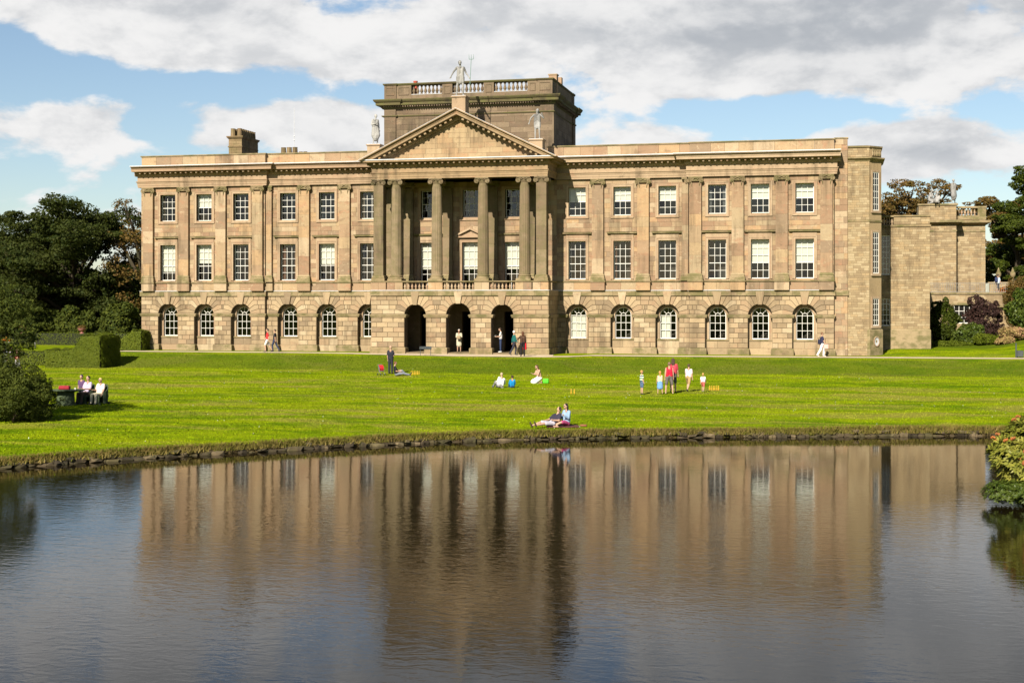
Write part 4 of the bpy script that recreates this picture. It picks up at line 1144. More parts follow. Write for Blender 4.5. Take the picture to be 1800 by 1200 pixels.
panel(TX0, -6.15, TY0-.08); panel(-6.15, -4.98, TY0); panel(-2.56, -1.76, TY0); panel(0.66, 1.45, TY0); panel(4.02, 4.79, TY0); panel(4.79, TX1, TY0-.08)
for a, b in ((-4.98, -2.56), (-1.76, 0.66), (1.45, 4.02)): pp.box(a, b, TY0+.01, TY0+.45, pz0, 19.42)
pp.box(TX1-.5, TX1-0.01, TY0+.43, TY1-.9, pz0, pz1); pp.box(TX1-.6, TX1+.02, TY1-.9, TY1, pz0, pz1); pp.box(TX0, TX0+.5, TY0+.43, TY1, pz0, pz1); pp.box(TX0+.5, TX1-.6, TY1-.4, TY1-.01, pz0, pz1)
pp.build('tower_parapet', M['tower'], HOUSE)
tcop = MB(); tcop.sweep([(TX0, TY1), (TX0, TY0-.08), (-6.15, TY0-.08), (-6.15, TY0), (4.79, TY0), (4.79, TY0-.08), (TX1, TY0-.08), (TX1, TY0+.8), (TX1-.02, TY0+.8), (TX1-.02, TY1-.9), (TX1+.02, TY1-.9), (TX1+.02, TY1)], [(-.45, pz1), (0.0, pz1), (.05, pz1+.03), (.09, pz1+.10), (.09, pz1+.16), (-.45, pz1+.19)])
tcop.build('tower_coping', M['towerledge'], HOUSE)
tl = MB()
for a, b in ((-4.98, -2.56), (-1.76, 0.66), (1.45, 4.02)): tl.box(a+.02, b-.02, TY0-.01, TY0+.44, 19.421, 19.45)
tl.build('tower_ledge_lead', M['lead'], HOUSE)
bal2 = baluster(0.69, 0.13, M['tower'])
for a, b in ((-4.98, -2.56), (-1.76, 0.66), (1.45, 4.02)):
    for k in range(8): ob('baluster', bal2, HOUSE, (a+(b-a)*(k+0.5)/8, TY0+.22, 19.45))
# attic chimney stubs and red pot
st = MB(); st.box(5.35, 5.95, 2.0, 2.6, 19.2, 20.75); st.box(5.45, 5.85, 4.4, 4.9, 19.2, 20.95); st.box(5.3, 6.0, 1.95, 2.65, 20.75, 20.83)
st.build('attic_flue', M['trim'], HOUSE)
MB().lathe([(.14, 19.6), (.15, 20.5), (.18, 20.52), (.18, 20.60), (.13, 20.61)], (-4.95, 1.6, 0), 10).build('chimney_pot', plain('red_clay', (0.30, 0.06, 0.035), .8), HOUSE)
# pedestals for the statues on the pediment
for (x, z0_, z1_, w, y) in ((PC+0.02, 17.2, 18.62, 1.0, -3.0), (-6.75, 14.2, 15.35, 0.95, -2.6), (5.45, 14.6, 15.42, 0.95, -2.6)):
    m = MB(); m.box(x-w/2, x+w/2, y-w/2, y+w/2, z0_, z1_-.12); m.box(x-w/2-.07, x+w/2+.07, y-w/2-.07, y+w/2+.07, z1_-.119, z1_-.03)
    o = m.build('statue_pedestal', M['trim'], HOUSE)
    MB().box(x-w/2-.02, x+w/2+.02, y-w/2-.02, y+w/2+.02, z1_-.029, z1_).build('lead_cap', M['lead'], o)

# ---------------------------------------------------------------- chimneys and mast
def chimney(x0, x1, y0, y1, z0, z1, nx, ny, ph, label=None):
    m = MB(); n = round((z1-z0)/0.24)
    for i in range(n):
        h = (z1-z0)/n; y = y0; z = z0+i*h
        for a, b in ((x0, (x0+x1)/2+(.1 if i % 2 else -.1)), ((x0+x1)/2+(.1 if i % 2 else -.1), x1)): m.block(a+.003, b-.003, z+.003, z+h-.003, y0, y0+.1, .006)
        yy = y0+.02
        while yy < y1:
            l = min(rnd.uniform(.4, .7), y1-yy); m.box(x1-.05, x1+rnd.uniform(-.004, .004), yy+.103, yy+l-.004+.1, z+.003, z+h-.003); yy += l
    m.box(x0+.01, x1-.01, y0+.05, y1, z0, z1)
    o = m.build('chimney', M['chimney'], HOUSE)
    c = MB(); c.sweep([(x0, y0), (x1, y0), (x1, y1), (x0, y1)], [(-.3, z1-.75), (.05, z1-.75), (.05, z1-.66), (0, z1-.64), (-.3, z1-.63)], closed=True)
    c.sweep([(x0, y0), (x1, y0), (x1, y1), (x0, y1)], [(-.3, z1-.1), (.03, z1-.08), (.14, z1+.06), (.14, z1+.14), (-.55, z1+.16)], closed=True)
    c.build('chimney_cap', M['chimney'], o)
    pm = MB(); r = min((x1-x0)/nx, (y1-y0)/ny)*.46; pm.lathe([(r*1.0, 0), (r*.86, ph*.9), (r*.92, ph*.92), (r*.92, ph), (r*.6, ph)], seg=8); pmesh = pm.mesh('chimney_pot', M['chimney'])
    for i in range(nx):
        for j in range(ny): ob('chimney_pot', pmesh, o, (x0+(x1-x0)*(i+.5)/nx, y0+(y1-y0)*(j+.5)/ny, z1+.16), rot=(0, 0, R(22.5)))
chimney(-20.97, -19.84, 3.0, 6.1, 14.2, 16.85, 2, 7, 0.60)
chimney(-16.75, -15.3, 3.2, 3.9, 14.2, 15.25, 3, 1, 0.62); chimney(-15.25, -14.5, 3.3, 3.9, 14.2, 15.25, 2, 1, 0.26)
mast = MB(); mast.tube([(-15.95, 4.4, 14.2), (-15.95, 4.4, 17.2)], .02, 6); mast.tube([(-15.95, 4.4, 17.2), (-15.95, 4.4, 19.3)], [.022, .014], 6)
for z in (16.7, 17.0): mast.ball((-15.95, 4.4, z), .06, 6, 4)
mast.build('radio_mast', M['lead'], HOUSE)
# ================================================================ east range: canted bay, lower blocks, terrace
EAST = thing('east_range', 'plain coursed-stone east range stepping back behind the right end of the house', 'house wing', (28, 1, 0.2))
EL = Vector(EAST.location)
def eb(mb, name, mat, kind=None):
    o = mb.build(name, mat, EAST, kind=kind); o.location = -EL; return o
bay = MB(); es = MB()
bay.box(27.13, 28.58, 0.08, 6.0, 0, 14.6)
bay.add([(28.58, .08, 0), (29.43, .95, 0), (29.43, 6, 0), (28.58, 6, 0), (28.58, .08, 14.6), (29.43, .95, 14.6), (29.43, 6, 14.6), (28.58, 6, 14.6)], [(0, 3, 2, 1), (4, 5, 6, 7), (0, 1, 5, 4), (1, 2, 6, 5), (2, 3, 7, 6), (3, 0, 4, 7)])
courses(es, 27.14, 28.6, 0.0, 13.6, 0.05, [], 0.17, 0.25, 0.6, 0.006); courses(es, 27.14, 28.6, 13.9, 14.5, 0.05, [], 0.17, 0.25, 0.6, 0.006)
# block 1 (set back) and block 2, 3 (far back, taller)
holes1 = [(29.2, 30.2, 5.75, 8.65), (29.2, 30.2, 2.0, 4.0)]
backing(bay, 29.43, 33.0, 0.0, 9.25, 5.64, 6.0, holes1); bay.box(32.6, 32.98, 6.0, 27, 0, 8.5); bay.box(29.43, 32.6, 6.0, 27, 8.2, 8.5)
bay.box(30.45, 33.0, 5.64, 6.0, 9.25, 10.05)
courses(es, 29.43, 33.0, 0.0, 9.25, 5.60, holes1, 0.18, 0.25, 0.65, 0.006); courses(es, 30.45, 33.0, 9.45, 10.0, 5.60, [], 0.18, 0.25, 0.65, 0.006)
bay.box(33.4, 36.56, 27.04, 30, 3, 12.2); courses(es, 33.4, 36.56, 4.4, 12.2, 27.0, [], 0.2, 0.3, 0.75, 0.008)
bay.box(36.4, 39.1, 28.24, 32, 3, 11.3); courses(es, 36.56, 39.1, 4.4, 11.3, 28.2, [], 0.2, 0.3, 0.75, 0.008)
bay.box(36.55, 36.57, 27.05, 28.3, 4, 12.2)
eb(bay, 'wall_core', M['brickish']); eb(es, 'coursed_stones', M['brickish'], 'stuff')
tr = MB(); pth = [(27.13, .05), (28.6, .05), (29.45, .95), (29.45, 5)]
tr.sweep(pth, [(-.2, 13.58), (.02, 13.58), (.06, 13.66), (.22, 13.78), (.22, 13.86), (-.2, 13.9)])
tr.sweep(pth, [(-.3, 14.55), (.06, 14.56), (.08, 14.66), (-.3, 14.72)])
tr.sweep(pth, [(-.1, 9.35), (.03, 9.36), (.03, 9.5), (-.1, 9.52)])
tr.sweep([(28.45, .05), (28.6, .05), (29.45, .95), (29.45, 5)], [(-.1, 0), (.09, 0), (.09, 1.78), (.03, 1.86), (-.1, 1.87)])
tr.sweep([(29.5, 5.6), (33.0, 5.6), (33.0, 27)], [(-.2, 9.25), (.08, 9.26), (.08, 9.4), (-.2, 9.44)])
tr.sweep([(30.4, 5.6), (33.0, 5.6), (33.0, 8)], [(-.3, 10.0), (.08, 10.01), (.08, 10.1), (-.3, 10.13)])
tr.sweep([(29.43, 5.6), (33.0, 5.6), (33, 27)], [(-.1, 0), (.07, 0), (.07, 1.7), (.0, 1.78)])
tr.box(29.4, 30.45, 5.5, 5.9, 9.98, 10.1)
tr.sweep([(33.3, 27), (36.58, 27), (36.58, 28.2)], [(-.2, 10.5), (.1, 10.52), (.45, 10.7), (.45, 10.9), (-.2, 10.95)])
tr.sweep([(36.58, 28.2), (39.1, 28.2), (39.1, 31)], [(-.2, 10.5), (.1, 10.52), (.45, 10.7), (.45, 10.9), (-.2, 10.95)])
tr.sweep([(33.3, 27), (36.6, 27), (36.6, 28.2)], [(-.3, 12.2), (.1, 12.21), (.1, 12.36), (-.3, 12.38)]); tr.box(36.6, 39.2, 28.1, 28.5, 12.0, 12.16)
tr.box(36.6, 39.15, 28.15, 28.5, 11.0, 11.35); tr.box(38.45, 39.15, 28.15, 28.5, 11.35, 12.0)
tr.sweep([(33.4, 27), (36.56, 27), (36.56, 28.2), (39.1, 28.2)], [(-.1, 9.9), (.05, 9.91), (.05, 10.05), (-.1, 10.06)])
eb(tr, 'cornice_and_strings', M['ledge'])
# cant-face details live on a helper frame: local x runs along the cant
def cant(u): t = u/1.238; return (28.6+0.85*t, 0.05+0.90*t)
CA = math.atan2(0.90, 0.85)
def cant_window(z0, z1, w, rows):
    mb = MB(); h = z1-z0
    mb.box(-w/2-.12, -w/2, -.05, .1, -.12, h+.12); mb.box(w/2, w/2+.12, -.05, .1, -.12, h+.12); mb.box(-w/2, w/2, -.05, .1, h, h+.12); mb.box(-w/2-.14, w/2+.14, -.09, .1, -.16, -.001)
    c = cant(0.62); o = mb.build('window', M['trim'], EAST, Vector((c[0], c[1], z0))-EL); o.rotation_euler = (0, 0, CA)
    s = MB(); s.box(-w/2, -w/2+.05, -.015, .04, 0, h); s.box(w/2-.05, w/2, -.015, .04, 0, h); s.box(-w/2+.05, w/2-.05, -.015, .04, 0, .07); s.box(-w/2+.05, w/2-.05, -.015, .04, h-.06, h)
    for k in (1, 2): x = -w/2+w*k/3; s.box(x-.015, x+.015, -.01, .03, .07, h-.06)
    for k in range(1, rows): z = h*k/rows; s.box(-w/2+.05, w/2-.05, -.012, .03, z-.018, z+.018)
    s.build('sash', M['white'], o)
    MB().add([(-w/2+.03, -.003, .03), (w/2-.03, -.003, .03), (w/2-.03, -.003, h-.03), (-w/2+.03, -.003, h-.03)], [(0, 1, 2, 3)]).build('pane', M['darkglass'], o)
def dark_glass():
    t = NT('dark_window_glass'); t.pbr((0.012, 0.011, 0.010), 0.06, t.bump(t.noise((3, 3, 3), 2), .05, .02), 0.6); return t.m
M['darkglass'] = dark_glass()
for z0, z1, r in ((10.15, 12.85, 6), (5.75, 8.65, 7), (2.1, 4.0, 5)): cant_window(z0, z1, 0.62, r)
m = MB(); seg = 20    # roundel niche in the base of the bay
for k in range(seg):
    a0, a1 = 2*math.pi*k/seg, 2*math.pi*(k+1)/seg
    m.prism([(.23*math.cos(a0), .30*math.sin(a0)), (.30*math.cos(a0), .37*math.sin(a0)), (.30*math.cos(a1), .37*math.sin(a1)), (.23*math.cos(a1), .30*math.sin(a1))], -.14, -.06)
c = cant(0.62); o = m.build('roundel', M['trim'], EAST, Vector((c[0], c[1], 1.0))-EL); o.rotation_euler = (0, 0, CA)
d = MB().add([(0, -.085, 0)]+[(.24*math.cos(2*math.pi*k/seg), -.10, .31*math.sin(2*math.pi*k/seg)) for k in range(seg)], [(0, k+1, (k+1) % seg+1) for k in range(seg)]).build('roundel_bowl', M['lead'], o)
# pierced parapet panel on the cant
pb = MB()
for k in range(5): pb.lathe([(.045, 0), (.06, .1), (.06, .2), (.03, .35), (.05, .48)], (-.36+.18*k, -.06, 13.98), 6)
o = pb.build('parapet_balusters', M['ledge'], EAST, Vector((c[0], c[1], 0))-EL); o.rotation_euler = (0, 0, CA)
def flat_window(x0, x1, z0, z1, y, cols, rows, parent, base, split=None):
    w, h = x1-x0, z1-z0; s = MB(); s.box(-w/2, -w/2+.06, 0, .08, 0, h); s.box(w/2-.06, w/2, 0, .08, 0, h); s.box(-w/2+.06, w/2-.06, 0, .08, 0, .08); s.box(-w/2+.06, w/2-.06, 0, .08, h-.06, h)
    for k in range(1, cols): x = -w/2+w*k/cols; s.box(x-.018, x+.018, .01, .06, .08, h-.06)
    for k in range(1, rows): z = h*k/rows; s.box(-w/2+.06, w/2-.06, .008, .06, z-.02, z+.02)
    o = s.build('window', M['white'], parent, Vector(((x0+x1)/2, y, z0))-base)
    MB().add([(-w/2+.03, .03, .03), (w/2-.03, .03, .03), (w/2-.03, .03, h-.03), (-w/2+.03, .03, h-.03)], [(0, 1, 2, 3)]).build('pane', M['darkglass'], o); return o
flat_window(29.2, 30.2, 5.75, 8.65, 5.68, 4, 7, EAST, EL); flat_window(29.2, 30.2, 2.0, 4.0, 5.68, 4, 5, EAST, EL)
bal3 = baluster(0.62, 0.10, M['trim'])
for k in range(5): ob('baluster', bal3, EAST, Vector((29.58+.19*k, 5.72, 9.38))-EL)
for k in range(6): ob('baluster', bal3, EAST, Vector((36.85+.27*k, 28.3, 11.36))-EL)

# terrace retaining wall with railing
TER = thing('terrace_wall', 'low stone terrace wall with iron railing behind the shrubs on the right', 'wall', (38, 25, 0.4)); TL = Vector(TER.location)
tw = MB(); th = [(36.2, 37.9, 1.9, 3.5)]; ts = MB()
backing(tw, 33.0, 48, 0, 4.4, 25.04, 25.4, th); courses(ts, 33.0, 48, 0.2, 4.4, 25.0, th, 0.2, 0.3, 0.8, 0.008)
tw.box(33, 48, 25.4, 40, 4.0, 4.42)
o = tw.build('wall_core', M['brickish'], TER); o.location = -TL; o = ts.build('coursed_stones', M['brickish'], TER, kind='stuff'); o.location = -TL
cp = MB(); cp.box(32.98, 48, 24.9, 25.5, 4.42, 4.56); cp.box(36.0, 38.1, 24.92, 25.1, 3.5, 3.68); cp.box(38.4, 40.2, 24.6, 25.2, 3.3, 3.5)
o = cp.build('coping', M['ledge'], TER); o.location = -TL
flat_window(36.2, 37.9, 1.9, 3.5, 25.1, 4, 3, TER, TL)
rl = MB()
for z in (4.62, 5.36): rl.box(33.2, 40.6, 25.15, 25.19, z-.02, z+.02)
x = 33.2
while x < 40.6:
    rl.box(x, x+.025, 25.16, 25.18, 4.58, 5.36)
    if int((x-33.2)/.16) % 6 == 3:
        rl.tube([(x+.02+.24*math.cos(a), 25.17, 5.0+.22*math.sin(a)) for a in [2*math.pi*k/12 for k in range(13)]], .012, 4); rl.tube([(x+.02+.12*math.cos(a), 25.17, 5.0+.12*math.sin(a)) for a in [2*math.pi*k/8 for k in range(9)]], .012, 4)
    x += .16
M['greyiron'] = plain('grey_iron', (0.16, 0.15, 0.13), .6, .2)
o = rl.build('iron_railing', M['greyiron'], TER); o.location = -TL
# parapet wall with stone finials further right on the terrace
FW = thing('garden_parapet', 'curved stone garden parapet wall at the right edge of the terrace', 'wall', (43, 30, 4.4))
m = MB(); m.box(-3.4, 4, 0, .35, 0, 1.0); m.box(-3.5, 4.1, -.06, .42, 1.0, 1.12); m.build('wall', M['brickish'], FW)
for i, (x, lab) in enumerate(((40.4, 'carved stone urn finial nearest the house on the terrace parapet'), (41.6, 'carved stone urn finial at the very right on the terrace parapet'))):
    f = MB().lathe([(.22, 0), (.22, .12), (.12, .2), (.1, .38), (.2, .5), (.32, .72), (.33, .92), (.22, 1.05), (.15, 1.1), (.2, 1.2), (.1, 1.3), (.04, 1.5)], (0, 0, 0), 14)
    o = f.build('stone_urn', M['ledge'], None, (x, 30.15, 5.525), True); o.scale = (.72, .72, .85); tag(o, lab, 'urn', 'stone urn finials on the terrace')
# ================================================================ vegetation
def leaf_cloud(cent, rad, n, size, rs, up=0.5, flat=1.0, aspect=0.55, shell=0.0):
    """n diamond leaves spread through ellipsoid clumps; cent (k,3), rad (k,3)"""
    k = len(cent); w = (rad[:, 0]*rad[:, 1]*rad[:, 2])**(2/3.); w = w/w.sum()
    idx = rs.choice(k, n, p=w); d = rs.normal(size=(n, 3)); d /= np.linalg.norm(d, axis=1)[:, None]
    r = rs.rand(n)**(1/3.); r = shell+(1-shell)*r
    P = cent[idx]+d*r[:, None]*rad[idx]
    nrm = d*0.8+rs.normal(size=(n, 3))*0.7; nrm[:, 2] += up; nrm /= np.linalg.norm(nrm, axis=1)[:, None]
    t = rs.normal(size=(n, 3)); t -= (t*nrm).sum(1)[:, None]*nrm; t /= np.linalg.norm(t, axis=1)[:, None]
    b = np.cross(nrm, t); s = size*(0.6+0.8*rs.rand(n))[:, None]
    V = np.stack([P-t*s, P+b*s*aspect, P+t*s, P-b*s*aspect], 1).reshape(-1, 3)
    return V, np.arange(4*n).reshape(-1, 4)
def merge(lst):
    Vs, Fs, o = [], [], 0
    for V, F in lst: Vs.append(V); Fs.append(F+o); o += len(V)
    return np.concatenate(Vs), np.concatenate(Fs)
M['bark'] = stone('bark', [(0.075, 0.055, 0.038), (0.05, 0.04, 0.028), (0.10, 0.075, 0.05)], stain=(0.05, 0.06, 0.03), stain_amt=0.6)
DARK = [(0.017, 0.030, 0.006), (0.030, 0.046, 0.008), (0.052, 0.066, 0.010), (0.020, 0.034, 0.006), (0.060, 0.066, 0.012)]
M['leaf_dark'] = foliage('dark_tree_leaves', DARK, .7, .22)
M['leaf_mid'] = foliage('mid_green_leaves', [(0.050, 0.072, 0.008), (0.075, 0.098, 0.010), (0.11, 0.128, 0.014), (0.036, 0.056, 0.008)], .5, .3)
M['leaf_rust'] = foliage('rusty_tree_leaves', [(0.14, 0.08, 0.022), (0.19, 0.11, 0.028), (0.11, 0.095, 0.018), (0.22, 0.13, 0.04)], .6, .3)
M['leaf_olive'] = foliage('olive_tree_leaves', [(0.085, 0.095, 0.014), (0.12, 0.115, 0.018), (0.16, 0.12, 0.026), (0.07, 0.085, 0.012)], .55, .3)
M['leaf_yew'] = foliage('yew_needles', [(0.026, 0.042, 0.008), (0.055, 0.075, 0.010), (0.105, 0.118, 0.014), (0.034, 0.052, 0.009), (0.080, 0.095, 0.012)], .7, .15)
M['leaf_hedge'] = foliage('clipped_hedge_leaves', [(0.09, 0.125, 0.009), (0.13, 0.16, 0.011), (0.17, 0.195, 0.016), (0.105, 0.14, 0.010)], .6, .2)
M['leaf_gloss'] = foliage('glossy_laurel_leaves', [(0.034, 0.065, 0.008), (0.055, 0.095, 0.010), (0.085, 0.125, 0.014), (0.125, 0.155, 0.02)], .45, .25, .25)
M['leaf_rhodo'] = foliage('rhododendron_leaves', [(0.11, 0.14, 0.014), (0.21, 0.225, 0.022), (0.33, 0.315, 0.045), (0.15, 0.175, 0.016), (0.42, 0.38, 0.07)], .45, .3, .2)
M['leaf_purple'] = foliage('purple_leaves', [(0.035, 0.020, 0.018), (0.055, 0.028, 0.025), (0.075, 0.038, 0.030)], .6, .2)
M['leaf_pink'] = foliage('pink_hydrangea', [(0.55, 0.27, 0.17), (0.60, 0.34, 0.19), (0.45, 0.36, 0.12), (0.62, 0.30, 0.20), (0.24, 0.22, 0.05)], .7, .2)
M['leaf_orange'] = foliage('orange_flowers', [(0.62, 0.17, 0.02), (0.70, 0.22, 0.03), (0.50, 0.10, 0.02), (0.35, 0.20, 0.03)], .7, .2)
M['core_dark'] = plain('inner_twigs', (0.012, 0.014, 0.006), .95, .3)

def tree(name, label, base, h, spread, mat, seed, leaves=16000, lsize=0.28, group=None, limbs=9, flat=0.42, crown_lo=0.25, density=1.0, clump=1.0, lean=0.0, sub=5, up=0.6):
    rs = np.random.RandomState(seed); r = random.Random(seed)
    root = thing(name, label, 'tree', base, 0, group)
    tb = MB(); tr = h*0.035+0.12; top = Vector((lean*h, 0, h*0.62))
    tb.tube([(0, 0, -0.3), (0, 0, 0.4), top*0.35+Vector((r.uniform(-.2, .2), 0, 0)), top*0.7, top], [tr*1.4, tr, tr*.8, tr*.55, tr*.3], 8)
    cents = []; rads = []
    for i in range(limbs):
        f = crown_lo+(1-crown_lo)*(i+0.5)/limbs; a = i*2.399+r.uniform(-.4, .4)
        st = top*min(1, max(0.18, f*0.95-0.10))
        # crown outline: widest at about 45 % of its height
        wdt = spread*math.sqrt(max(0.05, 1-((f-crown_lo-(1-crown_lo)*0.38)/(1-crown_lo)/0.66)**2))*r.uniform(0.72, 1.08)
        end = Vector((st.x+math.cos(a)*wdt, math.sin(a)*wdt, h*f*r.uniform(.95, 1.03)))
        mid = st.lerp(end, .5)+Vector((0, 0, h*0.02+r.uniform(0, .5)))
        tb.tube([st, mid, end], [tr*.42, tr*.26, tr*.07], 5)
        for k in range(sub):
            t = r.uniform(.42, 1.04); p = st.lerp(end, t)+Vector((r.uniform(-1, 1), r.uniform(-1, 1), r.uniform(-.3, .6)))*spread*0.20
            tb.tube([st.lerp(end, t*.8), p], [tr*.14, tr*.03], 4, False)
            cr = spread*r.uniform(.11, .24)*clump; cents.append(p); rads.append((cr*r.uniform(.9, 1.4), cr*r.uniform(.9, 1.4), cr*flat*r.uniform(.8, 1.3)))
    for k in range(4):
        p = top+Vector((r.uniform(-1, 1)*spread*.3, r.uniform(-1, 1)*spread*.3, r.uniform(.2, 1)*(h-top.z))); cr = spread*.24*clump; cents.append(p); rads.append((cr*1.2, cr*1.2, cr*flat*1.2))
        tb.tube([top, p], [tr*.25, tr*.04], 4, False)
    # ragged leading tufts on each clump
    c0, r0 = np.array([tuple(c) for c in cents]), np.array(rads); n0 = len(c0)
    ex = []; er = []
    for i in range(n0):
        for q in range(5):
            d = rs.normal(size=3); d /= np.linalg.norm(d); ex.append(c0[i]+d*r0[i]*rs.uniform(.75, 1.15)); er.append(r0[i]*rs.uniform(.25, .5))
    C = np.concatenate([c0, np.array(ex)]); RR = np.concatenate([r0, np.array(er)])
    V, F = leaf_cloud(C, RR, int(leaves*density), lsize, rs, up, shell=.35)
    tb.build('trunk', M['bark'], root)
    ob('crown', np_mesh('crown', V, F, mat), root)
    return root
def bush(name, label, base, dims, mat, seed, leaves=6000, lsize=0.10, group=None, lumps_=14, cat='shrub', core=True, up=.4, aspect=.55):
    rs = np.random.RandomState(seed); root = thing(name, label, cat, base, 0, group)
    a, b, c = dims; cen = [(0, 0, c*.5)]; rad = [(a*.72, b*.72, c*.46)]
    for i in range(lumps_):
        t = rs.uniform(0, 2*np.pi); z = rs.uniform(.12, .92); k = math.sqrt(max(.05, 1-(max(0, z-.35)/.72)**2))
        cen.append((math.cos(t)*a*.66*k, math.sin(t)*b*.66*k, c*z)); q = rs.uniform(.22, .40); rad.append((a*q, b*q, min(a, c)*q*.8))
    cen, rad = np.array(cen), np.array(rad)
    ex = []; er = []
    for i in range(len(cen)):
        for q in range(14):
            dd = rs.normal(size=3); dd /= np.linalg.norm(dd); ex.append(cen[i]+dd*rad[i]*rs.uniform(.85, 1.12)); er.append(rad[i]*rs.uniform(.10, .26))
    V, F = leaf_cloud(np.concatenate([cen, np.array(ex)]), np.concatenate([rad, np.array(er)]), int(leaves*1.5), lsize, rs, up, shell=.66, aspect=aspect)
    st = MB()
    for i in range(6):
        t = rs.uniform(0, 6.28); st.tube([(math.cos(t)*.08, math.sin(t)*.08, -.1), (math.cos(t)*a*.3, math.sin(t)*b*.3, c*.6)], [.04, .015], 5)
    st.build('stem', M['bark'], root)
    ob('foliage', np_mesh('foliage', V, F, mat), root)
    return root
# --- big trees left of the house
gl_ = 'tall trees left of the house'
tree('broadleaf_tree', 'broad dark tree at the left edge of the picture', (-59, 33, -.5), 13.0, 8.6, M['leaf_dark'], 21, 60000, .15, gl_, 13, .36, sub=8)
tree('broadleaf_tree', 'tallest dark spreading tree left of the house', (-51, 31, -.5), 15.0, 9.0, M['leaf_dark'], 22, 80000, .15, gl_, 16, .36, sub=8)
tree('broadleaf_tree', 'thin rusty-leaved tree with bare branches against the left end of the house', (-43.4, 31, -.4), 14.4, 4.9, M['leaf_rust'], 23, 9000, .13, gl_, 16, .6, .2, 1, .8, sub=7)
0 and tree('broadleaf_tree', 'dark tree filling the gap between the two largest left trees', (-55, 42, -.5), 13.2, 7.0, M['leaf_dark'], 24, 32000, .16, gl_, 10, .36, sub=7)
tree('broadleaf_tree', 'dark tree behind the rusty tree, largely hidden by the house', (-44, 44, -.5), 11, 6.0, M['leaf_dark'], 25, 24000, .16, gl_, 9, .4)
tree('broadleaf_tree', 'dark tree furthest left, half cut by the picture edge', (-68, 38, -.5), 12.5, 8, M['leaf_dark'], 26, 40000, .16, gl_, 11, .36, sub=7)
gu = 'dark evergreen shrubs under the left trees'
for i, (x, y, a, c, lab) in enumerate([(-47, 25, 2.6, 3.4, 'rounded dark evergreen under the trees, right of the red urn'), (-51.5, 25.5, 2.8, 3.7, 'largest rounded evergreen under the tallest left tree'), (-42.3, 24, 2.4, 3.8, 'dark evergreen beside the left corner of the house'),
        (-56.5, 26, 3.2, 4.4, 'tall dark evergreen below the leftmost big tree'), (-62.5, 26, 3.4, 4.6, 'dark evergreen at the far left below the trees'), (-44.5, 30, 3.0, 6.2, 'tall black-green evergreen behind the hedge by the house'), (-53.5, 33, 4.0, 6.8, 'black-green evergreen deep under the tallest left tree'), (-59, 34.5, 4.0, 6.4, 'black-green evergreen deep under the leftmost big tree'), (-48.5, 35, 3.6, 6.6, 'black-green evergreen between trunk of rusty tree and tallest tree'), (-39.5, 29, 2.6, 5.4, 'evergreen peeping past the left corner of the house')]):
    bush('evergreen_shrub', lab, (x, y, -.4), (a, a, c), M['leaf_dark'] if i > 2 else M['leaf_yew'], 40+i, 8000, .16, gu)
# --- trees right
gr_ = 'trees behind the right end of the house'
tree('broadleaf_tree', 'flat-topped rusty tree seen above the low roof on the right', (36.0, 62, 0), 16.9, 5.4, M['leaf_rust'], 31, 26000, .13, gr_, 13, .34, .66, 1, .9, sub=8)
tree('broadleaf_tree', 'thin flat-topped tree behind the canted bay', (31.4, 60, 0), 15.5, 4.2, M['leaf_rust'], 32, 16000, .13, gr_, 11, .36, .66, 1, .9, sub=8)
tree('broadleaf_tree', 'copper-tinted round tree behind the terrace', (43.4, 52, 2), 13.2, 4.2, M['leaf_rust'], 33, 26000, .14, gr_, 10, .5, .4)
tree('broadleaf_tree', 'big olive-green tree at the right edge of the picture', (46.6, 40, 3), 13.2, 5.4, M['leaf_mid'], 34, 60000, .13, gr_, 13, .5, .12)
tree('broadleaf_tree', 'mid-green tree overhanging the terrace beside the block', (42.6, 35, 4.2), 8.4, 3.8, M['leaf_mid'], 35, 40000, .12, gr_, 11, .5, .10)
tree('broadleaf_tree', 'green tree behind the terrace finials', (48.5, 36, 4.2), 9.5, 4.0, M['leaf_mid'], 36, 24000, .13, gr_, 10, .5, .12)
# --- shrubs in front of the terrace
gs = 'shrubs by the terrace wall'
def bz(x, y): return land_z(x, y)-.03
for nm, lab, x, y, dims, mat, n, ls in [
    ('laurel_bush', 'tall dark green ivy-like bush against the end of the east block', 34.6, 14, (1.35, 1.2, 3.55), M['leaf_mid'], 9000, .085),
    ('smoke_bush', 'dark purple smoke bush beside the terrace window', 37.9, 17, (1.7, 1.4, 3.3), M['leaf_purple'], 8000, .09),
    ('bright_shrub', 'bright green loose shrub in front of the purple bush', 36.4, 13, (1.35, 1.1, 1.7), M['leaf_gloss'], 6000, .085),
    ('box_bush', 'low rounded box bush in front of the purple bush', 37.6, 11.5, (1.05, .9, .95), M['leaf_hedge'], 5000, .05),
    ('laurel_bush', 'large glossy laurel at the right edge below the terrace', 41.0, 15, (2.0, 1.6, 3.4), M['leaf_gloss'], 11000, .10),
    ('low_hedge', 'low strip of clipped green edging plants below the tall bush', 34.9, 11.2, (1.6, .5, .42), M['leaf_hedge'], 4000, .045),
    ('brown_shrub', 'brown twiggy shrub by the terrace railing at right', 41.4, 24.2, (1.5, .9, 4.3), M['leaf_rust'], 5000, .07)]:
    bush(nm, lab, (x, y, bz(x, y)), dims, mat, int(x*10+y), n, ls, gs)
bush('hydrangea_bank', 'bank of pale pink hydrangea flowers at the right edge', (40.6, 10.6, bz(40.6, 10.6)), (2.6, .9, .85), M['leaf_pink'], 61, 6500, .075, None, 16, 'flowers')
bush('hydrangea_bank', 'lower clump of yellowish pink hydrangea beside the round box bush', (38.7, 10.2, bz(38.7, 10.2)), (.75, .7, .55), M['leaf_pink'], 62, 2600, .07, None, 9, 'flowers')
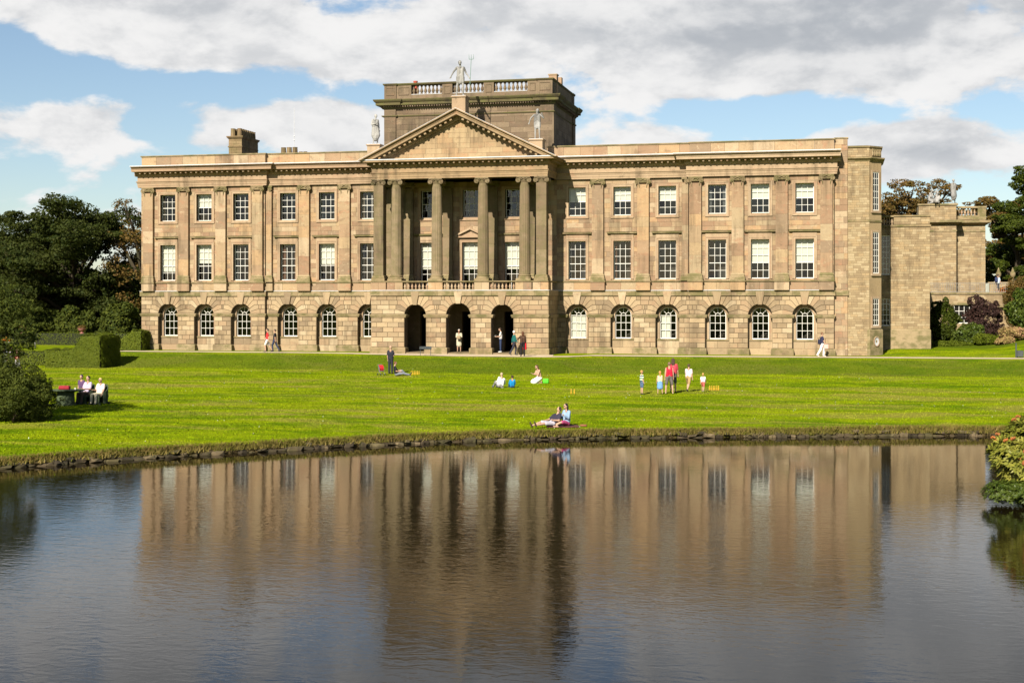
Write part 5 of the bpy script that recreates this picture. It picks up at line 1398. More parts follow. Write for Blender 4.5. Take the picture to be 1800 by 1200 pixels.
bush('heather_clump', 'orange flowering heather behind the terrace railing', (40.9, 26.2, 4.45), (1.0, .5, .75), M['leaf_orange'], 63, 2600, .06, None, 9, 'flowers')
# --- yew bush and conifer at the left of the lawn
def yew(name, label, base, clumps, n, ls, seed, mat, cat='shrub', trunk=None):
    rs = np.random.RandomState(seed); root = thing(name, label, cat, base)
    c = np.array([k[:3] for k in clumps]); r = np.array([k[3:] for k in clumps]); ex, er = [], []
    for i in range(len(c)):
        for q in range(26):
            d = rs.normal(size=3); d /= np.linalg.norm(d); ex.append(c[i]+d*r[i]*rs.uniform(.8, 1.28)); er.append(r[i]*rs.uniform(.10, .30))
    V, F = leaf_cloud(np.concatenate([c, np.array(ex)]), np.concatenate([r, np.array(er)]), n, ls, rs, .45, shell=.55, aspect=.32)
    ob('crown' if trunk else 'foliage', np_mesh('foliage', V, F, mat), root)
    st = MB(); 
    for t in (trunk or [[(0, 0, -.1), (0, 0, .9)]]): st.tube(t, [.16]+[.08]*(len(t)-2)+[.03], 7)
    st.build('trunk' if trunk else 'stem', M['bark'], root); return root
yz = land_z(-5.9, -50.2)
yew('yew_bush', 'dense dark rounded yew bush on the lawn at the left edge', (-5.9, -50.2, yz), [(-.2, 0, 1.0, 1.55, 1.5, 1.0), (.75, .2, .75, .85, .9, .75), (-.9, 0, 1.4, 1.1, 1.1, .95), (.3, .1, 1.6, .95, .9, .72), (1.0, .1, 1.15, .55, .6, .55)], 40000, .055, 71, M['leaf_yew'])
yew('yew_tree', 'taller yellow-green yew branching in over the bush at the left edge', (-7.7, -49.3, land_z(-7.7, -49.3)), [(.1, 0, 4.1, 1.4, 1.2, .55), (1.5, 0, 3.75, .75, .7, .32), (.9, .2, 4.6, 1.0, 1.0, .42), (-.2, 0, 5.2, 1.2, 1.0, .45), (1.0, 0, 3.15, 1.0, .8, .34), (.5, .1, 2.75, .8, .8, .3), (-1.4, 0, 3.6, 1.5, 1.3, 1.3), (-1.2, 0, 2.2, 1.3, 1.2, .9)], 40000, .06, 72, M['leaf_yew'], 'tree', [[(-.5, 0, -.2), (-.5, 0, 2.4), (-.3, 0, 4.6), (-.2, 0, 5.3)], [(-.4, 0, 2.6), (.5, 0, 3.3), (1.3, 0, 3.7)], [(-.35, 0, 2.2), (.5, 0, 2.7)]])
# --- clipped hedges
def hedge(name, label, outline, y0, y1, seed, n, group=None, rz=0.0, base=(0, 0, 0)):
    """outline in (x,z) counter-clockwise; extruded y0..y1, then clothed in small leaves"""
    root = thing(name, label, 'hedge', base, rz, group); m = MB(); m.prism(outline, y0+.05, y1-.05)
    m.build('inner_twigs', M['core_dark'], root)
    rs = np.random.RandomState(seed); pl = np.array(outline); nn = len(pl); P = []; Nn = []
    lo, hi = pl.min(0), pl.max(0)
    def inside(x, z):
        c = np.zeros(len(x), bool)
        for i in range(nn):
            x0, z0 = pl[i-1]; x1, z1 = pl[i]
            c ^= ((z0 > z) != (z1 > z)) & (x < (x1-x0)*(z-z0)/((z1-z0) if z1 != z0 else 1e-9)+x0)
        return c
    L_ = [np.hypot(*(pl[i]-pl[i-1])) for i in range(nn)]; d = y1-y0; A = (hi[0]-lo[0])*(hi[1]-lo[1]); tot = 2*A+sum(L_)*d
    k = int(n*A/tot)
    for y, s in ((y0, -1), (y1, 1)):
        x, z = rs.uniform(lo[0], hi[0], k), rs.uniform(lo[1], hi[1], k); q = inside(x, z); x, z = x[q], z[q]
        P.append(np.stack([x, np.full(len(x), y), z], 1)); Nn.append(np.tile([0, s, 0.], (len(x), 1)))
    for i in range(nn):
        a, b = pl[i-1], pl[i]; kk = int(n*L_[i]*d/tot); t = rs.rand(kk)[:, None]; q = a+(b-a)*t; e = (b-a)/max(L_[i], 1e-6)
        P.append(np.stack([q[:, 0], rs.uniform(y0, y1, kk), q[:, 1]], 1)); Nn.append(np.tile([e[1], 0, -e[0]], (kk, 1)))
    P = np.concatenate(P); Nn = np.concatenate(Nn); m_ = len(P); P = P+Nn*(.07+.06*np.sin(P[:, :1]*2.1+P[:, 2:]*3.3)*np.cos(P[:, 1:2]*2.7-P[:, 2:]*1.7)+.035*np.sin(P[:, :1]*6.3+P[:, 1:2]*5.1+P[:, 2:]*7.9))+rs.normal(0, .03, P.shape)
    nr = Nn+rs.normal(0, .38, P.shape); nr[:, 2] += .2; nr /= np.linalg.norm(nr, axis=1)[:, None]
    t = rs.normal(size=P.shape); t -= (t*nr).sum(1)[:, None]*nr; t /= np.linalg.norm(t, axis=1)[:, None]; b = np.cross(nr, t); s = .045*(.6+.8*rs.rand(m_))[:, None]
    V = np.stack([P-t*s, P+b*s*.6, P+t*s, P-b*s*.6], 1).reshape(-1, 3)
    ob('foliage', np_mesh('foliage', V, np.arange(4*m_).reshape(-1, 4), M['leaf_hedge']), root); return root
def swoop(x0, xa, xb, x1, zlo, zhi):
    pts = [(x0, 0), (x1, 0), (x1, zhi), (xb, zhi)]
    for k in range(1, 9):
        t = k/9; pts.append((xb+(xa-xb)*t, zlo+(zhi-zlo)*(1-math.sin(t*math.pi/2))))
    return pts+[(xa, zlo), (x0, zlo)]
hedge('clipped_hedge', 'clipped yew hedge with a scooped top, standing on the lawn left of the house', swoop(-4.3, -2.5, -1.35, 0, 1.2, 2.25), 0, 2.7, 81, 70000, 'scooped yew hedges', base=(-24.25, -11.2, land_z(-24.25, -11)-.02))
hedge('clipped_hedge', 'smaller clipped hedge with a sloping top touching the left corner of the house', swoop(-2.9, -2.1, -.8, 0, .75, 1.42), 0, 1.3, 82, 22000, 'scooped yew hedges', base=(-26.1, -1.75, land_z(-26.1, -1.7)+.05))
hedge('garden_hedge', 'long dark straight hedge below the trees at the back left', [(-16, 0), (12, 0), (12, 1.15), (-16, 1.15)], 0, 1.0, 83, 16000, base=(-50, 20.5, -.45))
hedge('garden_hedge', 'low dark hedge between the yew tree and the scooped hedge', [(-6, 0), (0, 0), (0, .95), (-6, .95)], 0, 1.2, 84, 12000, base=(-28.6, -9.4, -.85))
# --- rhododendron hanging over the pond on the right
def rhodo(base, label, clumps, n_ros, seed, heads=True, ls=.085, mat=None, name='rhododendron_bush'):
    rs = np.random.RandomState(seed); root = thing(name, label, 'shrub', base)
    c = np.array([k[:3] for k in clumps]); r = np.array([k[3:] for k in clumps]); w = (r.prod(1))**(2/3.); idx = rs.choice(len(c), n_ros, p=w/w.sum())
    d = rs.normal(size=(n_ros, 3)); d /= np.linalg.norm(d, axis=1)[:, None]; d[:, 2] = np.where(d[:, 2] < -.5, -d[:, 2], d[:, 2])
    P = c[idx]+d*r[idx]*rs.uniform(.82, 1.04, n_ros)[:, None]; ax = d*.8; ax[:, 2] += .55; ax /= np.linalg.norm(ax, axis=1)[:, None]
    nl = 8; V = []
    t0 = np.cross(ax, [0.3, .2, 1.]); t0 /= np.linalg.norm(t0, axis=1)[:, None]; b0 = np.cross(ax, t0)
    for k in range(nl):
        a = 2*np.pi*k/nl+rs.uniform(-.3, .3, n_ros); el = rs.uniform(.05, .75, n_ros)
        o = (t0*np.cos(a)[:, None]+b0*np.sin(a)[:, None])*np.cos(el)[:, None]+ax*np.sin(el)[:, None]
        s = (np.cross(o, ax)); s /= np.maximum(np.linalg.norm(s, axis=1), 1e-4)[:, None]; L_ = (ls*2*(.7+.6*rs.rand(n_ros)))[:, None]; wd = L_*.17
        V.append(np.stack([P, P+o*L_*.55+s*wd, P+o*L_-np.array([0, 0, 1])*L_*.12, P+o*L_*.55-s*wd], 1))
    V = np.concatenate(V).reshape(-1, 3)
    ob('foliage', np_mesh('foliage', V, np.arange(len(V)).reshape(-1, 4), mat or M['leaf_rhodo']), root)
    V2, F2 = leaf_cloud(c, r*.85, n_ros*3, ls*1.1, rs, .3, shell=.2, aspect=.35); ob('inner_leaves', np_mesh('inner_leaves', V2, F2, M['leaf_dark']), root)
    if heads:
        pick = rs.choice(n_ros, max(10, n_ros//28), replace=False); m = MB()
        hm = MB()
        for k in range(9): a = k*2.4; hm.ball((.035*math.cos(a)*math.sqrt(k/9), .035*math.sin(a)*math.sqrt(k/9), .02+.012*(k % 3)), (.018, .018, .022), 5, 3)
        hme = hm.mesh('seed_head', plain('rust_seed', (0.26, 0.085, 0.02), .8, .3))
        for i in pick:
            if d[i, 1] > .5: continue
            h = ob('seed_head', hme, root, tuple(P[i]+ax[i]*.04)); h.scale = (1.3, 1.3, 1.3); h.rotation_euler = Vector(ax[i]).to_track_quat('Z', 'Y').to_euler()
    st = MB()
    for k in range(5): st.tube([(.8, 0, -.4), tuple(c[k % len(c)]*.6+np.array([.3, 0, 0])), tuple(c[k % len(c)])], [.05, .035, .015], 5)
    st.build('stem', M['bark'], root); return root
RB = rhodo((31.35, -62.6, ZW), 'rhododendron with pale glossy leaves and orange seed heads over the pond', [(.25, 0, 1.25, .95, 1.0, .62), (-.35, -.1, 1.0, .62, .7, .5), (.75, .1, 1.75, .75, .9, .62), (.95, .2, 2.15, .55, .7, .42), (-.05, 0, .72, .8, .8, .4), (1.4, 0, 1.4, 1.2, 1.1, 1.0)], 2500, 91, True, .07)
RB.scale = (1.18, 1.1, 1.22)
rhodo((31.05, -63.2, ZW), 'low small-leaved dark shrub under the rhododendron at the water edge', [(.2, 0, .33, .95, .7, .36), (-.55, 0, .30, .55, .5, .30), (1.1, .1, .40, 1.0, .8, .42)], 1600, 92, False, .04, M['leaf_gloss'], 'waterside_shrub')
# ================================================================ people, statues, small things
def V3(*a): return Vector(a)
CR = Vector((0.974, 0.2267)); CF = Vector((-0.2267, 0.974))      # camera right / forward on the ground
def facing(r, f): d = CR*r+CF*f; return math.atan2(d.x, -d.y)
def capsule(mb, p0, p1, r0, r1, seg=8):
    p0, p1 = Vector(p0), Vector(p1); d = p1-p0
    d = d.normalized() if d.length > 1e-6 else V3(0, 0, 1)
    mb.tube([p0-d*r0*.98, p0-d*r0*.72, p0, p1, p1+d*r1*.72, p1+d*r1*.98], [r0*.18, r0*.70, r0, r1, r1*.70, r1*.18], seg)
COLM = {}
def colm(c, rough=.8):
    k = tuple(round(x, 3) for x in c)
    if k not in COLM: COLM[k] = plain('cloth_%d' % len(COLM), tuple(x*.72 for x in c), rough, .12, .2, 9.0)
    return COLM[k]
SKIN = plain('skin', (0.36, 0.215, 0.145), .6, .06, .3); 
def skinned(name, mb, mat, parent, vox=.017, smooth=6):
    o = mb.build(name, mat, parent, smooth=True)
    r = o.modifiers.new('remesh', 'REMESH'); r.mode = 'VOXEL'; r.voxel_size = vox; r.use_smooth_shade = True
    s = o.modifiers.new('smooth', 'SMOOTH'); s.factor = .5; s.iterations = smooth; return o
DOWN = V3(0, 0, -1)
STAND = dict(pelvis=(0, 0, .95), torso=(0, .02, 1), head=(0, -.05, 1), L=((.16, .02, -1), (.06, -.22, -1)), R=((-.16, .02, -1), (-.06, -.22, -1)), LL=((.06, -.02, -1), (.02, .02, -1)), RL=((-.06, .02, -1), (-.02, .04, -1)))
def pose(base=None, **kw): d = dict(base or STAND); d.update(kw); return d
WALK = pose(LL=((.03, -.42, -1), (0, .10, -1)), RL=((-.03, .30, -1), (0, .62, -1)), L=((.14, .28, -1), (.05, .05, -1)), R=((-.14, -.28, -1), (-.05, -.5, -1)), pelvis=(0, 0, .91))
PHONE = pose(R=((-.12, -.15, -1), (.35, -.75, .75)))
READ = pose(L=((.14, -.25, -1), (-.25, -1, -.05)), R=((-.14, -.25, -1), (.25, -1, -.05)), head=(0, -.35, 1))
SITG = pose(pelvis=(0, 0, .12), torso=(0, .22, 1), head=(0, -.3, 1), LL=((.12, -1, .55), (.03, -.75, -.8)), RL=((-.15, -1, .12), (-.05, -1, -.22)), L=((.2, -.5, -1), (-.1, -1, .1)), R=((-.2, -.3, -1), (.1, -1, -.1)))
LEAN = pose(SITG, torso=(.35, .75, .8), LL=((.1, -1, .03), (.05, -1, -.08)), RL=((-.12, -1, .18), (-.05, -1, -.28)), L=((.25, .4, -1), (.1, -.1, -1)), R=((-.2, -.6, -.5), (.2, -1, -.1)))
KNEEL = pose(pelvis=(0, .12, .30), torso=(0, -.22, 1), head=(0, -.5, 1), LL=((.12, -1, -.55), (.05, 1, -.22)), RL=((-.12, -1, -.55), (-.05, 1, -.22)), L=((.15, -.45, -1), (-.35, -1, .25)), R=((-.15, -.45, -1), (.35, -1, .35)))
CHAIR = pose(pelvis=(0, 0, .50), torso=(0, .18, 1), LL=((.1, -1, .02), (.02, -.1, -1)), RL=((-.1, -1, .02), (-.02, -.1, -1)), L=((.2, -.35, -1), (-.1, -1, .1)), R=((-.2, -.35, -1), (.1, -1, .1)))
PROP_ADULT = dict(); 
def person(label, xy, rz, H, P, top=(.5, .5, .5), topk='tee', bot=(.1, .1, .12), botk='trousers', hair=(.06, .04, .03), hairk='short', shoe=(.05, .05, .05), z=None, group=None, skin=None, statue=None, child=False, name='person', cat='person', glasses=False, pitch=None):
    k = H/1.75; zz = land_z(*xy) if z is None else z
    root = thing(name, label, cat, (xy[0], xy[1], zz), rz, group)
    if pitch: root.rotation_euler = (pitch, 0, rz)
    sk = skin or SKIN; m = lambda c: statue or colm(c)
    if statue: sk = statue
    hd = 1.22 if child else 1.0                       # children: larger head
    n = lambda v: Vector(v).normalized()
    pel = Vector(P['pelvis'])*k; td = n(P['torso']); side = V3(1, 0, 0); side = (side-td*side.dot(td)).normalized(); fw = td.cross(side)*-1
    if fw.y > 0: fw = -fw
    chest = pel+td*.33*k; neck = pel+td*.53*k; nt_ = neck+n(P['head'])*.09*k; hc = nt_+n(P['head'])*.10*k*hd
    body = MB(); B = lambda a, b, r0, r1: capsule(body, a, b, r0*k, r1*k)
    sh = {'L': neck-td*.05*k+side*.175*k, 'R': neck-td*.05*k-side*.175*k}; hp = {'L': pel+side*.085*k, 'R': pel-side*.085*k}
    for s in ('L', 'R'):
        sg = 1 if s == 'L' else -1
        B(hp[s]+td*.02*k, chest+side*sg*.075*k, .108, .112); B(chest+side*sg*.075*k, sh[s]-side*sg*.04*k, .105, .065)
    B(neck-td*.03*k, nt_, .058, .050)
    hr = .098*k*hd; body.ball(tuple(hc), (hr*.80, hr*.98, hr*1.18), 12, 9)
    hf = n((fw.x, fw.y, fw.z-.0))
    body.ball(tuple(hc+hf*hr*.97-V3(0, 0, hr*.12)), (hr*.17, hr*.25, hr*.24), 6, 4)                    # nose
    body.ball(tuple(hc+hf*hr*.62-V3(0, 0, hr*.75)), (hr*.36, hr*.36, hr*.34), 8, 5)                    # chin
    for sg in (-1, 1): body.ball(tuple(hc+side*sg*hr*.82), (hr*.12, hr*.22, hr*.30), 6, 4)              # ears
    el, wr, hd_, kn, an = {}, {}, {}, {}, {}
    for s in ('L', 'R'):
        sg = 1 if s == 'L' else -1
        ua, fa = n(P[s][0]), n(P[s][1]); el[s] = sh[s]+ua*.29*k; wr[s] = el[s]+fa*.25*k; hd_[s] = fa
        B(sh[s], el[s], .055, .043); B(el[s], wr[s], .043, .030)
        pl = wr[s]+fa*.07*k; B(wr[s]+fa*.01*k, pl, .030, .034)
        sd_ = (side-fa*side.dot(fa)); sd_ = sd_.normalized() if sd_.length > .1 else V3(0, 0, 1); ff = fa.cross(sd_)
        for i, L_ in enumerate((.062, .075, .070, .052)):
            st = pl+sd_*(i-1.5)*.020*k; mid = st+fa*L_*.6*k; B(st, mid, .0105, .0095); B(mid, mid+(fa*.8-ff*.5*sg).normalized()*L_*.5*k, .0095, .008)
        B(wr[s]+fa*.02*k+sd_*-sg*.02*k, wr[s]+fa*.065*k-sd_*sg*.055*k, .013, .010)
        th, shd = n(P[s+'L'][0]), n(P[s+'L'][1]); kn[s] = hp[s]+th*.43*k; an[s] = kn[s]+shd*.42*k
        B(hp[s], kn[s], .085, .056); B(kn[s], kn[s].lerp(an[s], .35), .054, .056); B(kn[s].lerp(an[s], .35), an[s], .056, .036)
    b = skinned('body', body, sk, root, .0155)
    # feet / shoes
    fm = MB()
    for s in ('L', 'R'):
        shd = n(P[s+'L'][1]); fd = V3(0, -1, 0); fd = fd-shd*fd.dot(shd)*.9
        if fd.length < .3: fd = V3(0, -.4, 1)
        fd.normalize(); capsule(fm, an[s]+shd*.035*k-fd*.04*k, an[s]+shd*.05*k+fd*.15*k, .044*k, .036*k)
    skinned('shoes', fm, m(shoe), root, .018, 3)
    # clothes
    if topk:
        t = MB(); T = lambda a, b_, r0, r1: capsule(t, a, b_, r0*k, r1*k)
        for s in ('L', 'R'):
            sg = 1 if s == 'L' else -1
            T(hp[s]+td*.07*k, chest+side*sg*.075*k, .124, .124); T(chest+side*sg*.075*k, sh[s]-side*sg*.045*k, .117, .074)
            if topk == 'tee': T(sh[s], sh[s].lerp(el[s], .72), .072, .068)
            elif topk == 'long': T(sh[s], el[s], .070, .058); T(el[s], wr[s].lerp(el[s], .06), .057, .044)
        skinned('shirt', t, top if not isinstance(top, tuple) else m(top), root, .021, 4)
    if botk in ('trousers', 'shorts', 'wide'):
        t = MB(); T = lambda a, b_, r0, r1: capsule(t, a, b_, r0*k, r1*k)
        for s in ('L', 'R'):
            T(pel+td*.07*k, hp[s], .125, .122); wd = 1.25 if botk == 'wide' else 1.0
            if botk == 'shorts': T(hp[s], hp[s].lerp(kn[s], .90), .108, .086)
            else: T(hp[s], kn[s], .104, .075*wd); T(kn[s], kn[s].lerp(an[s], .93), .074*wd, .060*wd)
        skinned('trousers', t, m(bot), root, .021, 4)
    elif botk in ('skirt', 'dress'):
        t = MB(); kc = (kn['L']+kn['R'])*.5; c0 = pel+td*.08*k
        T = lambda a, b_, r0, r1: capsule(t, a, b_, r0*k, r1*k)
        sw = .75 if statue and botk == 'skirt' else 1.0
        if sw < 1: kc = kc.lerp(c0, .35)
        for s in ('L', 'R'): T(c0, hp[s], .125, .13); T(hp[s], kn[s].lerp(kc, .25) if sw == 1 else hp[s].lerp(kn[s], .55), .13, (.17 if botk == 'dress' else .135)*sw)
        T(c0, kc, .13, .16*sw)
        if botk == 'dress': T(kc, kc.lerp((an['L']+an['R'])*.5, .35), .19, .20)
        skinned('skirt', t, m(bot), root, .024, 4)
    # hair
    if hairk != 'bald':
        h = MB(); h.ball(tuple(hc+V3(0, 0, hr*.22)-hf*hr*.16), (hr*.92, hr*1.02, hr*1.08), 10, 7)
        if hairk in ('long', 'tail'):
            for sg in (-1, 0, 1):
                if hairk == 'tail' and sg: continue
                capsule(h, hc-hf*hr*.55+side*sg*hr*.5, hc-hf*hr*.75+side*sg*hr*.6-td*hr*(2.0 if hairk == 'long' else 2.4), hr*.5, hr*.34)
        skinned('hair', h, m(hair), root, .018, 3)
    if not statue:
        e = MB()
        for sg in (-1, 1): e.ball(tuple(hc+hf*hr*.90+side*sg*hr*.34+V3(0, 0, hr*.08)), hr*.13 if not glasses else (hr*.30, hr*.12, hr*.22), 6, 4)
        if glasses: e.tube([hc+hf*hr*.98+side*-.3*hr+V3(0, 0, hr*.1), hc+hf*hr*.98+side*.3*hr+V3(0, 0, hr*.1)], hr*.06, 4)
        e.build('sunglasses' if glasses else 'eyes', colm((.015, .012, .012), .4), root)
        mo = MB(); mo.ball(tuple(hc+hf*hr*.90-V3(0, 0, hr*.55)), (hr*.26, hr*.10, hr*.07), 6, 4); mo.build('mouth', colm((.33, .10, .09)), root)
    root['_hand'] = [list(root.matrix_basis @ wr['R']), list(root.matrix_basis @ wr['L'])]
    root['_top'] = list(root.matrix_basis @ neck)
    h_ = {s: (root.matrix_basis @ (wr[s]+hd_[s]*.09*k)) for s in ('L', 'R')}; h_['back'] = root.matrix_basis @ (chest-fw*.16*k); h_['pel'] = root.matrix_basis @ pel
    del root['_hand']; del root['_top']
    return h_
FR, FL, FA, FC = facing(1, 0), facing(-1, 0), facing(0, 1), facing(0, -1)
# --- on the path
person('man in red t-shirt and white shorts walking along the path at left', (-15.15, -2.9), FL+.2, 1.76, WALK, (.50, .03, .03), 'tee', (.62, .60, .55), 'shorts', (.05, .035, .025), z=.02)
hh = person('walker in dark top and navy trousers just behind the man in red', (-14.72, -2.5), FL-.1, 1.70, WALK, (.02, .02, .025), 'tee', (.03, .04, .08), 'trousers', z=.02)
hh = person('woman in white trousers and navy top walking past the right end', (25.4, -2.35), FR, 1.68, WALK, (.03, .03, .07), 'tee', (.80, .78, .75), 'wide', (.16, .08, .04), 'short', (.7, .65, .6), z=.02, glasses=True)
def bag(name, label, cat, loc, dims, col, strap=True, rz=0):
    m = MB(); a, b, c = dims
    for i, (s, zz) in enumerate(((.86, 0), (1.0, .12), (1.0, .7), (.82, .95), (.5, 1.0))): pass
    bm = bmesh.new(); bmesh.ops.create_cube(bm, size=1); bmesh.ops.scale(bm, vec=(a, b, c), verts=bm.verts); bmesh.ops.bevel(bm, geom=bm.edges[:], offset=min(a, b, c)*.28, segments=3, affect='EDGES', profile=.5)
    for v in bm.verts: v.co.x *= 1-.18*max(0, v.co.z/c); v.co += Vector((rnd.uniform(-1, 1), rnd.uniform(-1, 1), rnd.uniform(-1, 1)))*.012*a
    me = bpy.data.meshes.new('pouch'); bm.to_mesh(me); bm.free(); me.materials.append(colm(col)); me.polygons.foreach_set('use_smooth', [True]*len(me.polygons))
    root = thing(name, label, cat, loc, rz); ob('pouch', me, root, (0, 0, 0))
    if strap:
        s = MB(); s.tube([(-a*.3, 0, c*.38), (-a*.22, 0, c*.8), (0, 0, c*.98), (a*.22, 0, c*.8), (a*.3, 0, c*.38)], .014, 5); s.build('strap', colm(tuple(x*.6 for x in col)), root)
    return root
bag('shoulder_bag', 'dark navy bag on the back of the woman in white trousers', 'bag', hh['back']+V3(-.02, 0, -.18), (.2, .34, .34), (.02, .022, .05), True, FR+1.57)
pk = MB().box(-.16, .16, -.02, .02, -.2, .1).build('jacket', colm((.62, .38, .33)), None, hh['R']+V3(0, -.06, -.02)); tag(pk, 'pale pink jacket folded over the arm of the woman in white trousers', 'jacket')
hh = person('white-haired man in green jumper before the right pier', (4.25, -4.75), FR+.25, 1.72, WALK, (.01, .11, .10), 'long', (.03, .03, .045), 'trousers', (.72, .70, .66), z=.03)
hh = person('woman in dark brown top and black trousers beside the man in green', (5.3, -6.7), FA+.3, 1.70, pose(L=((.55, -.1, -.6), (-.6, -.2, .7))), (.07, .035, .02), 'long', (.015, .013, .015), 'trousers', (.10, .04, .02), 'long', z=.0)
bag('handbag', 'bright red bag held between the couple before the portico', 'bag', hh['R']+V3(-.06, -.06, -.08), (.28, .16, .46), (.55, .01, .02))
hh = person('man in pale t-shirt and jeans reading inside the right arch', (2.75, -2.6), FL, 1.76, READ, (.62, .58, .54), 'tee', (.03, .045, .10), 'trousers', (.05, .03, .02), 'short', (.75, .74, .72), z=.115)
nw = MB().box(-.17, .17, -.12, .12, -.008, .008).build('leaflet', colm((.75, .74, .70)), None, (hh['L']+hh['R'])*.5+V3(-.05, 0, .04)); nw.rotation_euler = (.5, 0, FL); tag(nw, 'white open leaflet in the hands of the man in the right arch', 'leaflet')
hh = person('older woman in cream coat standing in the middle arch', (-0.55, -1.9), FC, 1.62, pose(L=((.15, -.2, -1), (-.55, -.8, .05)), R=((-.15, -.2, -1), (.55, -.8, .05)), head=(0, -.2, 1)), (.52, .47, .34), 'long', (.50, .45, .33), 'skirt', (.62, .60, .55), 'short', (.4, .3, .2), z=.115)
bag('handbag', 'fawn handbag held by the woman in the cream coat', 'bag', (hh['L']+hh['R'])*.5+V3(0, -.05, -.03), (.30, .15, .24), (.30, .22, .13))
# --- lawn, left of centre
hh = person('man in black t-shirt and dark trousers standing with phone to ear', (-1.85, -14.0), FA-.5, 1.80, PHONE, (.02, .02, .03), 'tee', (.025, .025, .035), 'trousers', (.10, .05, .03), 'bald')
hh = person('person in black top and grey jeans sitting on the grass by the pushchair', (-.75, -16.2), FR+.15, 1.72, SITG, (.015, .015, .02), 'tee', (.20, .21, .24), 'trousers', (.16, .06, .03), 'short')
# --- lawn, right of centre
person('person in white top sitting hunched on the lawn beside the child in blue', (8.35, -25.9), facing(-.45, .9), 1.62, pose(SITG, torso=(-.35, -.25, 1)), (.78, .77, .74), 'long', (.25, .24, .24), 'trousers', (.46, .34, .22), 'short')
person('child in blue and yellow top sitting beside the person in white', (8.95, -25.6), FA+.2, 1.25, SITG, (.01, .22, .52), 'long', (.03, .10, .25), 'trousers', (.05, .03, .02), 'short', child=True)
hh = person('woman in white dress kneeling on the lawn with sunglasses', (9.5, -21.4), FL+.5, 1.68, KNEEL, (.76, .75, .73), None, (.78, .77, .75), 'dress', (.10, .05, .03), 'long', (.4, .25, .2), glasses=True)
bag('carrier_bag', 'bright green bag beside the kneeling woman in white', 'bag', (10.0, -21.5, land_z(10.0, -21.5)+.14), (.36, .22, .28), (.10, .55, .03), False)
# --- family with skittles
def stripes():
    t = NT('striped_shirt'); z = t.n('SeparateXYZ', Vector=t.geo.outputs['Position']).outputs['Z']
    s = t.math('GREATER_THAN', t.math('SINE', t.math('MULTIPLY', z, 52.0)), 0.1); t.pbr(t.mix(s, (.015, .04, .07), (.55, .66, .42)), .85, None, .2); return t.m
fam = None
person('fair-haired boy in striped t-shirt and denim shorts on the lawn', (16.6, -29.0), FR+.4, 1.20, STAND, stripes(), 'tee', (.09, .14, .24), 'shorts', (.48, .24, .08), 'short', (.03, .03, .04), child=True)
person('girl in pale yellow top and blue skirt beside the man in red', (17.52, -28.9), FA+.1, 1.16, pose(LL=((.14, -.05, -1), (.06, .05, -1)), RL=((-.16, .02, -1), (-.08, .05, -1)), L=((.2, -.3, -1), (0, -.4, -1))), (.72, .68, .35), 'tank', (.16, .32, .55), 'skirt', (.50, .25, .08), 'tail', (.2, .15, .1), child=True)
person('man in red t-shirt and patterned grey shorts seen from behind', (17.98, -28.75), FA, 1.62, pose(LL=((.2, -.03, -1), (.06, .06, -1)), RL=((-.2, .03, -1), (-.06, .06, -1))), (.55, .012, .035), 'tank', (.13, .11, .10), 'shorts', (.19, .12, .08), 'short', (.55, .40, .30))
person('tall brown-haired woman in pink top right behind the man in red', (18.08, -27.9), FA-.1, 1.78, pose(R=((-.2, -.1, -1), (-.12, -.35, -1)), L=((.25, -.1, -1), (.15, -.3, -1))), (.45, .05, .07), 'tee', (.10, .09, .08), 'shorts', (.07, .04, .03), 'long')
person('youth in pale pink shirt and khaki shorts striding across the lawn', (18.75, -26.7), facing(.5, .85), 1.50, pose(LL=((.10, -.55, -1), (.04, .12, -1)), RL=((-.10, .50, -1), (-.05, .85, -1)), pelvis=(0, 0, .87), torso=(0, -.12, 1), L=((.15, -.2, -1), (0, -.7, -1)), R=((-.2, .2, -1), (-.1, -.1, -1))), (.66, .52, .53), 'tee', (.36, .24, .10), 'shorts', (.08, .05, .035), 'short', (.06, .05, .05))
person('toddler in white t-shirt and coral shorts next to the yellow skittles', (19.55, -27.0), facing(.3, 1), .98, pose(WALK, pelvis=(0, 0, .93)), (.74, .75, .76), 'tee', (.50, .12, .10), 'shorts', (.55, .32, .10), 'short', (.25, .27, .32), child=True)
def skittle(x, y, lab, grp):
    m = MB().lathe([(.022, 0), (.030, .05), (.030, .13), (.016, .19), (.024, .24), (.012, .275)], (0, 0, 0), 8)
    o = m.build('skittle', M['skittle'], None, (x, y, land_z(x, y)), True); return tag(o, lab, 'skittle', grp)
ORD = ['leftmost', 'second from left', 'third from left', 'third from right', 'second from right', 'rightmost']
M['skittle'] = plain('yellow_wood', (.45, .26, .02), .5, .12)
for i in range(6):
    p = Vector((19.75, -25.5))+CR*(.10*i)+CF*(.06*(i % 2)); skittle(p.x, p.y, 'yellow skittle beside the toddler, %s in its row' % ORD[i], 'row of skittles by the toddler')
for i in range(6):
    p = Vector((-.05, -15.3))+CR*(.10*i)+CF*(.05*(i % 2)); skittle(p.x, p.y, 'yellow skittle right of the seated person in black, %s in its row' % ORD[i], 'row of skittles by the pushchair')
for i in range(2):
    p = Vector((13.05, -29.8))+CR*(.16*i); skittle(p.x, p.y, '%s of two yellow pegs alone on the open lawn below the kneeling woman' % ('left' if i == 0 else 'right'), 'lone yellow pegs')
